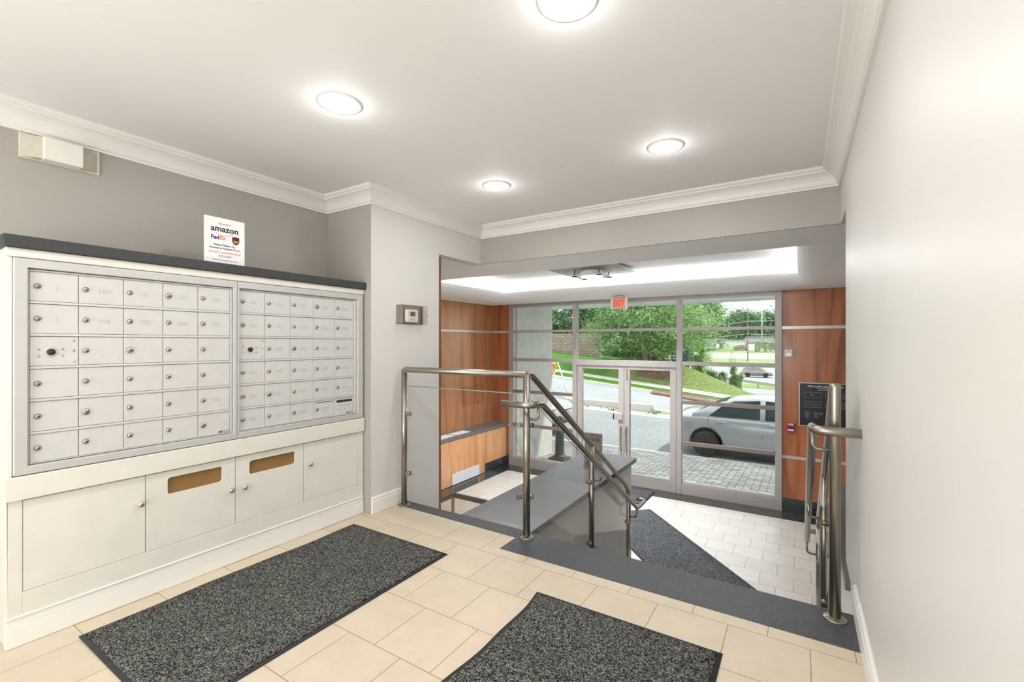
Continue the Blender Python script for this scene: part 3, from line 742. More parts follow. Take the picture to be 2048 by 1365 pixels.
# ================================================================== balustrades
SL = .637
def railz(y): return 1.05 - SL * (y - 2.56)
def balustrade(px, label, s, left):
    # s = +1: handrail on +x side of the posts (left balustrade), -1 for the right one
    t = thing('stair_railing', label, 'railing', (px, 2.522, 0), 'steel and glass stair railings')
    R_ = .0225
    PY = [2.522, 3.60, 4.57]
    def post(x, y, zb, zt, flange=True, cap=False):
        q = MB()
        if cap: q.lathe([(R_, zb), (R_, zt - .02), (R_ * .93, zt - .009), (R_ * .7, zt - .002), (.001, zt)], (x, y, 0), 'z', n=28)
        else: q.cyl((x, y, zb), (x, y, zt), R_, n=28)
        p = q.build('post', M['steel'], t)
        if flange: MB().lathe([(.047, 0), (.047, .004), (.043, .007), (.026, .009), (R_, .012)], (x, y, zb), 'z', n=36).build('base_flange', M['steel'], p)
        return p
    def clamp(p, x, y, z, dx, dy):
        q = MB(); q.cyl((x, y, z), (x + dx * .045, y + dy * .045, z), .011, n=14)
        a = (x + dx * .05, y + dy * .05, z)
        off = (0, -1) if dx else (s, 0)
        if dx: q.cyl((a[0], a[1] - .02, z), (a[0], a[1] + .016, z), .016, n=20)
        else: q.cyl((a[0] - .018, a[1], z), (a[0] + .018, a[1], z), .016, n=20)
        q.build('glass_clamp', M['steel'], p)
    def stepz(y):
        k = int((y - NY) / RUN) + 1; k = max(0, min(NR, k)); return FZ if y > NY + RUN * (NR - 1) else -RISE * k
    p1 = post(px, PY[0], .0015, 1.05 if left else 1.068, cap=not left)
    p2 = post(px, PY[1], stepz(PY[1]), railz(PY[1]) - .01, flange=False)
    p3 = post(px, PY[2], FZ, railz(PY[2] - .06) - .06, flange=True)
    # guard rail (top): from post 1 down the flight, bending down into the last post
    q = MB()
    g = [(px, PY[0], 1.045), (px, PY[0] + .05, 1.045), (px, PY[2] - .07, railz(PY[2] - .07)), (px, PY[2], railz(PY[2] - .03) - .05), (px, PY[2], railz(PY[2]) - .12)]
    q.tube(fillet(g, .06), R_ * .98, n=24)
    q.build('guard_rail', M['steel'], t)
    # lower handrail on the stair side
    hx_ = px + s * .085
    y0, z0, yb, ze = 2.44, .862, 4.60, railz(4.60) - .185
    zt = railz(2.62) - .185
    path = [(px - s * .13, y0 - .01, z0), (hx_, y0 - .01, z0), (hx_, 2.56, z0 - .0), (hx_, yb, ze), (hx_, yb + .27, ze), (px + s * .0, yb + .27, ze)]
    MB().tube(fillet(path, .055), .0205, n=24).build('hand_rail', M['steel'], t)
    for (y, zr) in ((2.522, z0), (3.60, None), (4.57, None)):
        zc = (z0 - SL * (y - 2.56)) if zr is None else z0
        zb = zc - .10
        MB().tube(fillet([(px + s * R_ * .8, y, zb), (hx_, y, zb), (hx_, y, zc - .015)], .03), .0085, n=12).build('rail_bracket', M['steel'], t)
    # glass
    def panel(ya, yb_):
        za, zb_ = railz(ya) - .16, railz(yb_) - .16; ba, bb = za - .70, zb_ - .70
        q = MB(); q.prism([(ya, ba), (yb_, bb), (yb_, zb_), (ya, za)], px - .006, px + .006, 'x'); gp = q.build('glass_panel', M['guard_glass'], t)
        MB().tube([(px, ya, za), (px, yb_, zb_)], .0035, n=6).build('glass_edge', M['glass_edge'], gp)
    for i, p in ((0, p1), (1, p2)):
        panel(PY[i] + .06, PY[i + 1] - .06)
    for p, y, zs, dr in ((p1, PY[0], (.714, .251), 1), (p2, PY[1], (.09, -.42), -1), (p2, PY[1], (.02, -.49), 1), (p3, PY[2], (-.56, -1.0), -1)):
        for z in zs: clamp(p, px, y, z, 0, dr)
    if left:
        x0 = -2.573
        p0 = post(x0, PY[0], .0015, 1.045)
        MB().tube(fillet([(x0, PY[0], .98), (x0, PY[0], 1.045), (px, PY[0], 1.045)], .03), R_ * .98, n=24).build('top_rail', M['steel'], t)
        gp = MB().box(x0 + .055, px - .05, PY[0] - .006, PY[0] + .006, .06, .92).build('glass_panel', M['guard_glass_clear'], t)
        MB().tube([(x0 + .055, PY[0], .92), (px - .05, PY[0], .92)], .0035, n=6).build('glass_edge', M['glass_edge'], gp)
        for z in (.706, .251):
            clamp(p0, x0, PY[0], z, 1, 0)
        for z in (.718, .256): clamp(p1, px, PY[0], z, -1, 0)
    return t
balustrade(-1.482, 'left steel and glass railing, level along the landing and then descending the stairs', 1, True)
balustrade(.134, 'right steel stair railing beside the white wall', -1, False)

# ================================================================== lobby furniture and fittings
# left low cabinet with granite ledge
CF = -5.03
lc = thing('low_cabinet', 'low maple cabinet along the lobby wall with a dark granite ledge', 'cabinet', (-5.2, 6.2, FZ))
q = MB(); q.box(LX + .013, CF, 4.6, GY - .02, -1.04, -.42); q.build('body', M['wood_edge'], lc)
for a, b in ((4.605, 5.545), (5.555, 6.995), (7.005, GY - .02)):
    z0 = -1.03 if a > 6.5 else -1.19
    MB().box(CF, CF + .012, a, b, z0, -.43).build('panel', M['wood_light'], lc, .001)
MB().box(LX + .013, CF + .03, 4.6, GY - .018, -.42, -.372).build('granite_ledge', M['granite_smooth'], lc, .003)
q = MB(); q.box(LX + .021, CF, 4.6, GY - .021, FZ + .005, -1.04); q.build('base', M['granite_black'], lc)
MB().box(CF, CF + .012, 7.0, GY - .021, FZ + .005, -1.035).build('base_board', M['granite_black'], lc, .001)
vx = CF + .013
v = MB(); vs, fs = shape_geo([[(6.02, -1.185), (6.80, -1.185), (6.80, -1.0), (6.02, -1.0)], [(6.05, -1.165), (6.40, -1.165), (6.40, -1.02), (6.05, -1.02)], [(6.42, -1.165), (6.77, -1.165), (6.77, -1.02), (6.42, -1.02)]], .012)
v.add(vs, fs, None, False, lambda p: (vx + .006 + p[2], p[0], p[1]))
for k in range(7):
    z = -1.16 + k * .0205; v.add([(vx + .001, 6.05, z + .012), (vx + .011, 6.05, z), (vx + .011, 6.77, z), (vx + .001, 6.77, z + .012)], [(0, 1, 2, 3)])
v.build('vent_grille', M['louver'], lc)
for i, (y, a) in enumerate(((5.98, .05), (6.42, -.03))):
    q = MB(); ca, sa = math.cos(a), math.sin(a)
    q.box(-.10, .10, -.2, .2, -.3705, -.366, None, lambda p: (-5.17 + p[0] * ca - p[1] * sa, y + p[0] * sa + p[1] * ca, p[2]))
    tag(q.build('newspaper', M['paper'], bevel=.0015), ('white paper on the granite ledge, the one nearer the stairs', 'white paper on the granite ledge, the one nearer the glass front')[i], 'papers', 'papers on the granite ledge')
pk = MB().box(LX + .0125, LX + .02, 6.98 - .25, 7.42, .05, .42)
tag(pk.build('wall_plaque', wood('dark_maple_plate', 'a8623a', '8a4a26', 'b8744a')), 'reddish wooden access plate set in the lobby wall panelling above the ledge', 'panel')
# side table
T = (-3.34, -2.80, 3.50, 4.03, -.45)
tt = thing('side_table', 'low table with dark steel frame and clear glass top in the lobby', 'table', ((T[0] + T[1]) / 2, (T[2] + T[3]) / 2, FZ))
q = MB()
for a in ((T[0], T[0] + .03, T[2], T[3]), (T[1] - .03, T[1], T[2], T[3]), (T[0] + .03, T[1] - .03, T[2], T[2] + .03), (T[0] + .03, T[1] - .03, T[3] - .03, T[3])): q.box(*a, T[4] - .05, T[4])
q.build('frame', M['bollard'], tt, .002)
for x in (T[0] + .015, T[1] - .015):
    for y in (T[2] + .015, T[3] - .015): MB().box(x - .014, x + .014, y - .014, y + .014, FZ, T[4] - .05).build('leg', M['alu'], tt, .002)
MB().box(T[0] + .028, T[1] - .028, T[2] + .028, T[3] - .028, T[4] - .008, T[4] - .002).build('glass_top', M['acrylic'], tt)
# small sign holder on the knee wall cap
hs = thing('sign_holder', 'taupe sign in a clear holder standing on the dark granite cap', 'sign', (-1.82, 4.50, 0))
MB().box(-1.93, -1.735, 4.497, 4.501, .012, .30).build('sheet', M['sign_taupe'], hs)
MB().box(-1.94, -1.725, 4.46, 4.54, 0, .006).build('base', M['acrylic'], hs)
MB().box(-1.935, -1.73, 4.494, 4.4965, .006, .305).build('holder', M['acrylic'], hs)
vs, fs = text_geo('home', .06, .0002, 'CENTER', .0008); MB().add(vs, fs, None, False, face_my(-1.825, 4.4965, .235)).build('lettering', M['gap'], hs)
# exit sign
ex = thing('exit_sign', 'red and white EXIT sign hanging from the ceiling before the glass front', 'exit sign', (-2.52, 7.3, 1.99))
MB().box(-2.60, -2.44, 7.27, 7.33, 1.99, LZ).build('canopy', M['alu'], ex, .002)
MB().box(-2.665, -2.375, 7.285, 7.315, 1.805, 1.99).build('housing', M['beige_plastic'], ex, .004)
MB().box(-2.62, -2.42, 7.282, 7.286, 1.815, 1.982).build('face', M['exit_face'], ex)
vs, fs = text_geo('EXIT', .15, .001, 'CENTER', .002); sc = .78
MB().add(vs, fs, None, False, lambda p: (-2.52 + p[0] * .62, 7.281 - p[2], 1.898 + p[1])).build('lettering', M['exit_red'], ex)
# tray ceiling lamp
LC = (-2.60, 6.32)
lp = thing('ceiling_lamp', 'square ribbed ceiling lamp with a round diffuser in the tray ceiling', 'ceiling lamp', (LC[0], LC[1], TZ))
q = MB(); q.box(LC[0] - .52, LC[0] + .52, LC[1] - .52, LC[1] + .52, TZ - .045, TZ - .04)
for k in range(34):
    x = LC[0] - .505 + k * .0306; q.box(x - .006, x + .006, LC[1] - .515, LC[1] + .515, TZ - .052, TZ - .0445)
q.build('ribbed_plate', plain('ribbed_glass', '9aa598', .3, .1), lp)
MB().lathe([(.16, -.12), (.17, -.115), (.17, -.05), (.16, -.045)], (LC[0], LC[1], TZ), 'z', n=40).build('drum', M['trim'], lp)
MB().box(LC[0] - .26, LC[0] + .26, LC[1] - .26, LC[1] + .26, TZ - .135, TZ - .128).build('glass_plate', M['louver'], lp, .001)
MB().lathe([(.001, -.150), (.12, -.149), (.155, -.142), (.16, -.136)], (LC[0], LC[1], TZ), 'z', n=40).build('diffuser', M['lamp'], lp)
for sx, sy in ((1, 1), (1, -1), (-1, 1), (-1, -1)):
    x, y = LC[0] + .19 * sx, LC[1] + .19 * sy
    MB().cyl((x, y, TZ - .15), (x, y, TZ - .04), .006, n=10).build('rod', M['gap'], lp)
    MB().box(x - .035, x + .035, y - .01, y + .01, TZ - .147, TZ - .136).build('clip', M['black'], lp, .001)

# fire alarm plaque
WY = GY - .0125
fp = thing('alarm_map', 'black fire alarm annunciator map with silver edge on the maple wall', 'sign', (.27, WY, .37))
vs, fs = shape_geo([[(-.012, .062), (.552, .062), (.552, .682), (-.012, .682)], [(-.002, .072), (.542, .072), (.542, .672), (-.002, .672)]], .012)
MB().add(vs, fs, None, False, lambda p: (p[0], WY - .006 - p[2], p[1])).build('frame', M['alu_light'], fp)
MB().box(-.004, .544, WY - .008, WY, .070, .674).build('board', M['plaque'], fp)
def ftext(s, sz, x, z, m='white_ink', al='CENTER', bold=0):
    vs, fs = text_geo(s, sz, .0004, al, bold); MB().add(vs, fs, None, False, face_my(x, WY - .0086, z)).build('lettering', M[m], fp)
ftext('FIRE ALARM ANNUNCIATOR', .032, .30, .632, bold=.0008); ftext('1734 ARLINGTON', .022, .28, .605); ftext('ARLINGTON', .022, .28, .583)
for (x0, x1, z0, z1) in ((.055, .255, .47, .55), (.055, .255, .335, .42), (.30, .525, .47, .55), (.30, .525, .335, .42)):
    vs, fs = shape_geo([[(x0, z0), (x1, z0), (x1, z1), (x0, z1)], [(x0 + .004, z0 + .004), (x1 - .004, z0 + .004), (x1 - .004, z1 - .004), (x0 + .004, z1 - .004)]], .001)
    q = MB(); q.add(vs, fs, None, False, lambda p: (p[0], WY - .0088 - p[2], p[1]))
    if not (x0 < .1 and z0 > .45):
        zm = (z0 + z1) / 2; q.box(x0 + .005, x1 - .005, WY - .0095, WY - .0085, zm - .0015, zm + .0015)
        for k in range(1, 6):
            xx = x0 + (x1 - x0) * k / 6 + .006 * math.sin(k * 3); q.box(xx - .001, xx + .001, WY - .0095, WY - .0085, z0 + .005, z1 - .005)
    else: q.box(x0 + .07, x0 + .09, WY - .0095, WY - .0085, z0 + .035, z0 + .05); q.box(x0 + .085, x0 + .12, WY - .0095, WY - .0085, z0 + .03, z0 + .035)
    q.build('floor_plan', M['grey_ink'], fp)
for (x0, n) in ((.05, 8), (.155, 7)):
    q = MB(); q.box(x0, x0 + .07, WY - .0092, WY - .0085, .262, .269)
    for k in range(n): q.box(x0 + .012, x0 + .05 + .01 * (k % 3), WY - .009, WY - .0085, .25 - k * .0095, .253 - k * .0095)
    q.build('legend_lines', M['grey_ink'], fp)
q = MB(); q.box(.232, .27, WY - .009, WY - .0085, .25, .256); q.box(.235, .246, WY - .009, WY - .0085, .226, .234); q.build('legend_lines', M['yellow'], fp)
# pull station, entry device
ps = thing('fire_pull_station', 'small red fire alarm pull station on the maple wall', 'fire alarm', (-.11, WY, .02))
MB().box(-.165, -.06, WY - .035, WY, -.05, .095).build('housing', M['fire_red'], ps, .006)
vs, fs = text_geo('FIRE', .036, .0005, 'CENTER', .001); MB().add(vs, fs, None, False, face_my(-.1125, WY - .0356, .07)).build('lettering', M['white_ink'], ps)
MB().box(-.145, -.08, WY - .043, WY - .035, .008, .04).build('pull_bar', M['ink'], ps, .003); MB().box(-.15, -.075, WY - .039, WY - .035, -.02, .005).build('label_strip', M['white_ink'], ps, .001)
dv = thing('alarm_sounder', 'small white square alarm device on the maple wall above the red pull station', 'wall device', (-.135, WY, 1.1))
MB().box(-.19, -.088, WY - .045, WY, 1.045, 1.155).build('housing', M['white_plastic'], dv, .01)
MB().box(-.165, -.11, WY - .05, WY - .045, 1.06, 1.10).build('lens', M['alu_light'], dv, .003)
vs, fs = text_geo('FIRE', .02, .0003); MB().add(vs, fs, None, False, face_my(-.138, WY - .0455, 1.122)).build('lettering', M['gap'], dv)

# ================================================================== OUTSIDE
def gpave(y): return FZ - .075 * max(0, y - 8.0)
g = MB(); g.add([(-14, GY + .02, FZ - .005), (8, GY + .02, FZ - .005), (8, 8, FZ - .005), (-14, 8, FZ - .005), (8, 11.47, gpave(11.47)), (-14, 11.47, gpave(11.47))], [(0, 1, 2, 3), (3, 2, 4, 5)])
struct(g.build('ground_pavers', M['paver']))
g = MB(); g.add([(-14, 11.47, -1.455), (8, 11.47, -1.455), (8, 11.62, -1.47), (-14, 11.62, -1.47), (8, 11.62, -1.52), (-14, 11.62, -1.52)], [(0, 1, 2, 3), (3, 2, 4, 5)])
struct(g.build('ground_kerb_edge', M['concrete_lt']))
XL, XR = -40, 9
def line(y, z0, s, x0): return lambda x: (x, y, z0 + s * (x - x0))
def strip(name, la, lb, mat, n=30):
    q = MB(); v = []; f = []
    for i in range(n + 1):
        x = XL + (XR - XL) * i / n; v += [la(x), lb(x)]
    for i in range(n): f.append((2 * i, 2 * i + 2, 2 * i + 3, 2 * i + 1))
    return struct(q.add(v, f).build(name, mat))
strip('ground_driveway', line(11.62, -1.50, 0, 0), line(17.2, -1.50, -.03, -5), M['asphalt'])
strip('ground_litter', line(17.2, -1.50, -.03, -5), line(17.9, -1.47, -.037, -4.1), M['rubble'])
kw = MB(); kz = lambda x: -1.20 - .012 * (x + 7.8)
kw.add([(-40, 17.8, -1.9), (-4.76, 17.8, -1.9), (-4.76, 18.1, -1.9), (-40, 18.1, -1.9), (-40, 17.8, kz(-40)), (-4.76, 17.8, -1.16), (-4.76, 18.1, -1.16), (-40, 18.1, kz(-40))],
       [(0, 3, 2, 1), (4, 5, 6, 7), (0, 1, 5, 4), (1, 2, 6, 5), (2, 3, 7, 6), (3, 0, 4, 7)])
tag(kw.build('kerb_wall', M['concrete_lt'], bevel=.02), 'low white concrete kerb wall between the driveway and the street', 'kerb')
kw = MB(); kw.add([(-4.75, 17.8, -2.2), (6, 17.8, -2.6), (6, 18.1, -2.6), (-4.75, 18.1, -2.2), (-4.75, 17.8, -1.33), (6, 17.8, -1.85), (6, 18.1, -1.85), (-4.75, 18.1, -1.33)],
       [(0, 3, 2, 1), (4, 5, 6, 7), (0, 1, 5, 4), (1, 2, 6, 5), (2, 3, 7, 6), (3, 0, 4, 7)])
tag(kw.build('kerb_stone', M['concrete_lt'], bevel=.02), 'lower pale kerb sloping down to the right behind the parked silver sedan', 'kerb')
strip('ground_street', line(18.05, -1.21, -.05, -7.8), line(22, -1.29, -.1, -5.03), M['road'])
strip('ground_far_kerb', line(22, -1.29, -.1, -5.03), line(22.05, -1.15, -.1, -5.03), M['concrete_lt'])
strip('ground_far_kerb_top', line(22.05, -1.15, -.1, -5.03), line(22.35, -1.15, -.1, -5.03), M['concrete_lt'])
strip('ground_verge', line(22.35, -1.15, -.1, -5.03), line(23.8, -1.13, -.107, -5.44), M['grass'])
strip('ground_sidewalk', line(23.8, -1.13, -.107, -5.44), line(25.3, -1.11, -.107, -5.79), M['walk'])
dr = MB(); 
for x0, x1 in ((-6.0, 3.0),):
    z0, z1 = -1.29 - .1 * (x0 + 5.03), -1.29 - .1 * (x1 + 5.03)
    dr.add([(x0, 21.9, z0), (x1, 21.9, z1), (x1, 22.25, z1 + .14), (x0, 22.25, z0 + .14), (x0, 21.9, z0 + .06), (x1, 21.9, z1 + .06), (x1, 22.25, z1 + .22), (x0, 22.25, z0 + .22)], [(0, 3, 2, 1), (4, 5, 6, 7), (0, 1, 5, 4), (1, 2, 6, 5), (2, 3, 7, 6), (3, 0, 4, 7)])
tag(dr.build('drain_channel', M['drain'], bevel=.01), 'rusty brown drain kerb along the far side of the street', 'drain')
# hill
def base_z(x): return -1.11 - .107 * (x + 5.79)
def crest(x):
    pts = [(-40, 2.6), (-14, .45), (-10.5, .12), (-9, .40), (-7.5, .42), (-5.8, -.13), (-3.9, -.90), (-2.4, -1.55), (-1, -1.75), (9, -2.7)]
    for (a, za), (b, zb) in zip(pts, pts[1:]):
        if a <= x <= b: return za + (zb - za) * (x - a) / (b - a)
    return -2.7
def hill_z(x, y):
    b_, c_ = base_z(x), crest(x); z = b_ + (c_ - b_) * smooth((y - 25.3) / 3.2) if True else 0
    if y > 28.8: z -= (y - 28.8) * .35 * smooth((x + 9.5) / 3)
    return z
hm = NT('hill_grass'); hv = hm.coord(); hn = hm.noise(hv, 7, 10, .8)
hc = hm.ramp(hn, [(.30, hexc('46562a')), (.5, hexc('6f7f42')), (.70, hexc('a0a86a'))])
mk = hm.ramp(hn, [(.3, hexc('3a2a20')), (.5, hexc('6d5140')), (.7, hexc('9a8670'))])
gn = hm.ramp(hn, [(.25, hexc('305a16')), (.5, hexc('4a7a22')), (.75, hexc('669434'))])
sep = hm.n.new('ShaderNodeSeparateXYZ'); hm.link(hv, sep.inputs[0])
mm = hm.n.new('ShaderNodeMapRange'); mm.inputs['From Min'].default_value = -9.6; mm.inputs['From Max'].default_value = -9.9; hm.link(sep.outputs['X'], mm.inputs['Value'])
hc2 = hm.mix(mm.outputs['Result'], hc, gn)
ds = hm.n.new('ShaderNodeVectorMath'); ds.operation = 'DISTANCE'; hm.link(hm.coord(scale=(.75, 1, .6)), ds.inputs[0]); ds.inputs[1].default_value = (-6.95 * .75, 27.0, -.4)
wob = hm.n.new('ShaderNodeMath'); wob.operation = 'ADD'; hm.link(ds.outputs['Value'], wob.inputs[0]); hm.link(hm.noise(hv, 3, 4), wob.inputs[1])
m2 = hm.n.new('ShaderNodeMapRange'); m2.inputs['From Min'].default_value = 1.35; m2.inputs['From Max'].default_value = 1.6; m2.inputs['To Min'].default_value = 1; m2.inputs['To Max'].default_value = 0; hm.link(wob.outputs[0], m2.inputs['Value'])
hm.link(hm.mix(m2.outputs['Result'], hc2, mk), hm.b.inputs['Base Color']); hm.set(Roughness=.95); hm.bump(hn, .5, .03)
q = MB(); q.grid(lambda u, v: (-40 + 49 * u, 25.3 + 12 * v, hill_z(-40 + 49 * u, 25.3 + 12 * v)), 120, 40)
struct(q.build('ground_hill', hm.m))
# far ground, stepping down to the highway and up again
def fstrip(name, ya, za, yb, zb, mat):
    q = MB(); q.add([(-120, ya, za), (80, ya, za), (80, yb, zb), (-120, yb, zb)], [(0, 1, 2, 3)]); return struct(q.build(name, mat))
fstrip('ground_far_slope', 30, -3.6, 46, -3.62, M['grass_dry'])
fstrip('ground_ramp_road', 46, -3.62, 56, -3.75, M['road'])
fstrip('ground_far_verge', 56, -3.75, 72, -4.5, M['grass_dry'])
fstrip('ground_highway', 72, -4.5, 118, -4.5, M['road'])
fstrip('ground_bank', 118, -4.5, 126, -2.68, M['grass_dry'])
fstrip('ground_upper_road', 126, -2.68, 140, -1.6, M['road'])
fstrip('ground_far_lawn', 140, -1.6, 158, .3, M['grass_dry'])
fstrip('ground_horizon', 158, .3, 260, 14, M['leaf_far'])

# pillar / wing wall, soffit
struct(bx('wall_outdoor_pillar', -6.2, -4.85, GY + .12, 9.42, FZ - .12, 2.1, M['concrete']))
so = MB(); so.prism([(-14, GY + .1), (9, GY + .1), (9, 9.0), (2.2, 9.6), (-.4, 10.1), (-14, 10.25)], 2.07, 2.35)
struct(so.build('ceiling_outdoor', M['soffit_ext']))
struct(bx('wall_outdoor_left', -14, LX - .12, GY, GY + .12, FZ - .1, 2.3, M['concrete']))
struct(bx('wall_outdoor_right', LRX + .1, 9, GY, GY + .12, FZ - .1, 2.3, M['concrete']))
for i, (x, y) in enumerate(((-4.35, 8.9), (-3.1, 8.9), (-.6, 8.9))):
    tag(MB().box(x - .09, x + .09, y - .05, y + .05, 2.055, 2.07).build('soffit_light', M['gap'], bevel=.003),
        ('flat dark soffit light over the outdoor pillar side', 'flat dark soffit light beside the EXIT sign', 'flat dark soffit light above the silver sedan')[i], 'outdoor light', 'soffit lights outside')
# bollard
bo = thing('bollard', 'dark iron bollard with a square base on the pavers beside the concrete pillar', 'bollard', (-4.38, 8.86, FZ - .06))
bz = FZ - .065
MB().box(-4.56, -4.20, 8.68, 9.04, bz, bz + .05).build('base_plate', M['bollard'], bo, .004)
MB().lathe([(.155, .05), (.155, .07), (.12, .10), (.105, .12), (.10, .16), (.088, .75), (.10, .77), (.10, .80), (.088, .82), (.088, .86), (.07, .90), (.02, .93)], (-4.38, 8.86, bz), 'z', n=32).build('shaft', M['bollard'], bo)

# ---- cars
def lerp_st(st, x):
    for a, b in zip(st, st[1:]):
        if a[0] <= x <= b[0]:
            t = (x - a[0]) / (b[0] - a[0]) if b[0] > a[0] else 0; return [p + (q - p) * t for p, q in zip(a, b)]
    return list(st[-1] if x > st[-1][0] else st[0])
def car(name, label, cat, loc, rz, paint, style='sedan', group=None, detail=True):
    t = thing(name, label, cat, (0, 0, 0), group)
    #        x     zb   zs   hw   zt
    body = [(.16, .42, .72, .60, .78), (.2, .32, .84, .73, .92), (.28, .27, .92, .79, 1.02), (.45, .24, .95, .84, 1.07), (.8, .22, .96, .865, 1.08), (1.6, .20, .95, .88, 1.02),
            (2.6, .20, .93, .88, .98), (3.3, .21, .90, .87, 1.0), (3.8, .22, .86, .86, .93), (4.2, .24, .78, .80, .84), (4.4, .28, .68, .70, .74), (4.5, .34, .60, .60, .64), (4.54, .42, .55, .52, .58)]
    gh = [(.62, 1.03, .72, .70), (.85, 1.14, .73, .64), (1.15, 1.30, .74, .60), (1.5, 1.41, .76, .58), (2.0, 1.46, .77, .58), (2.5, 1.45, .77, .585), (2.8, 1.38, .76, .60), (3.1, 1.22, .74, .63), (3.42, 1.0, .72, .70)]
    axles = (.93, 3.53); wr = .31
    if style != 'sedan':
        k = 1.18
        body = [(a, b + .06, c * k, d * 1.03, e * k) for a, b, c, d, e in body]
        gh = [(.10, 1.25, .72, .68), (.25, 1.50, .74, .62), (.5, 1.68, .76, .60), (1.5, 1.76, .78, .60), (2.4, 1.74, .78, .60), (2.8, 1.60, .77, .62), (3.15, 1.38, .76, .66), (3.5, 1.18, .74, .70)]
        wr = .34
    NS = 44; q = MB(); X0_ = body[0][0]; xs = [X0_ + (4.54 - X0_) * (0.5 - 0.5 * math.cos(PI * i / NS)) for i in range(NS + 1)]; secs = []
    for x in xs:
        _, zb, zs, hw, zt = lerp_st(body, x); h = zs - zb
        half = [(0, zb), (hw * .8, zb), (hw * .95, zb + .03), (hw * .985, zb + h * .2), (hw, zb + h * .5), (hw * .985, zb + h * .78), (hw * .95, zs - .03), (hw * .89, zs + .01), (hw * .6, zs + (zt - zs) * .8), (0, zt)]
        secs.append([(x, -a, b) for a, b in half] + [(x, a, b) for a, b in half[-2:0:-1]])
    m = len(secs[0]); v = [p for s_ in secs for p in s_]; f = []
    for i in range(NS):
        for k in range(m): k2 = (k + 1) % m; f.append((i * m + k, i * m + k2, (i + 1) * m + k2, (i + 1) * m + k))
    f.append(list(range(m))); f.append([NS * m + k for k in range(m)][::-1])
    q.add(v, f, None, True)
    secs = []; n2 = 26
    for i in range(n2 + 1):
        x = gh[0][0] + (gh[-1][0] - gh[0][0]) * i / n2; _, zr, hb, hr = lerp_st(gh, x); zb = lerp_st(body, x)[2] - .05
        zr = max(zr, zb + .06); hb = lerp_st(body, x)[3] * .93
        tt_ = min(1, (zr - zb) / .5); hr2 = hb + (hr - hb) * tt_
        half = [(hb, zb), (hr2 + .03, zr - .055 * tt_), (hr2 - .02, zr - .018 * tt_), (hr2 * .6, zr), (0, zr + .008)]
        secs.append([(x, -a, b) for a, b in half] + [(x, a, b) for a, b in half[-2::-1]])
    m = len(secs[0]); v = [p for s_ in secs for p in s_]; f = []
    for i in range(n2):
        for k in range(m - 1): f.append((i * m + k, i * m + k + 1, (i + 1) * m + k + 1, (i + 1) * m + k))
    f.append(list(range(m))); f.append([n2 * m + k for k in range(m)][::-1])
    q.add(v, f, None, True)
    bo_ = q.build('body', paint, t)
    if detail:                                  # cut the wheel wells, then drop the cutters
        cut = MB()
        for ax in axles:
            for sd in (-1, 1): cut.cyl((ax, sd * .62, wr + .02), (ax, sd * 1.1, wr + .02), wr + .065, n=36)
        co = cut.build('cutter', paint); md = bo_.modifiers.new('b', 'BOOLEAN'); md.object = co; md.operation = 'DIFFERENCE'; md.solver = 'EXACT'
        dg = bpy.context.evaluated_depsgraph_get(); dg.update(); me = bpy.data.meshes.new_from_object(bo_.evaluated_get(dg)); bo_.modifiers.clear(); bo_.data = me; bpy.data.objects.remove(co)
        if not me.materials: me.materials.append(paint)
        wells = MB()
        for ax in axles:
            wells.box(ax - .36, ax + .36, -.66, .66, wr - .05, wr + .36)
        wells.build('wheel_well', M['black'], t)
    for ax in axles:
        for sd in (-1, 1):
            y = sd * .76; w = MB().lathe([(wr * .62, -.10), (wr * .95, -.10), (wr, -.07), (wr, .07), (wr * .95, .10), (wr * .62, .10)], (ax, y, wr), 'y', n=36).build('wheel', M['tyre'], t)
            h = MB(); h.lathe([(wr * .64, -.085), (wr * .64, .085)], (ax, y, wr), 'y', n=28)
            if detail:
                for k in range(7):
                    a = 2 * PI * k / 7; h.tube([(ax + .03 * math.cos(a), y + sd * .095, wr + .03 * math.sin(a)), (ax + wr * .6 * math.cos(a), y + sd * .088, wr + wr * .6 * math.sin(a))], .02, n=6)
            h.build('hub_cap', M['hub'], w)
    def side_y(x, z):
        hb = lerp_st(body, x)[3] * .93; zb = lerp_st(body, x)[2] - .05; _, zr, _, hr = lerp_st(gh, x); tt_ = min(1, max(.01, (zr - zb) / .5)); hr2 = hb + (hr - hb) * tt_ + .03
        return hb + (hr2 - hb) * (z - zb) / max(.05, zr - .055 * tt_ - zb) + .006
    if style == 'sedan': wins = [[(1.02, 1.0), (1.34, 1.27), (1.55, 1.345), (2.08, 1.39), (2.08, .985)], [(2.2, .98), (2.2, 1.39), (2.55, 1.37), (2.8, 1.29), (3.2, 1.0)]]
    else: wins = [[(.45, 1.2), (.6, 1.58), (1.2, 1.66), (1.25, 1.18)], [(1.33, 1.18), (1.33, 1.66), (2.1, 1.67), (2.1, 1.16)], [(2.2, 1.16), (2.2, 1.66), (2.6, 1.6), (3.2, 1.2)]]
    for wn in wins:
        for sd in (-1, 1):
            q = MB(); q.add([(x, sd * side_y(x, z), z) for x, z in wn] + [(x, sd * (side_y(x, z) - .02), z) for x, z in wn], [list(range(len(wn))), list(range(len(wn), 2 * len(wn)))[::-1]])
            q.build('side_window', M['car_glass'], t)
            if detail: MB().tube([(x, sd * (side_y(x, z) + .001), z) for x, z in wn + wn[:1]], .008, n=6).build('window_trim', M['black'], t)
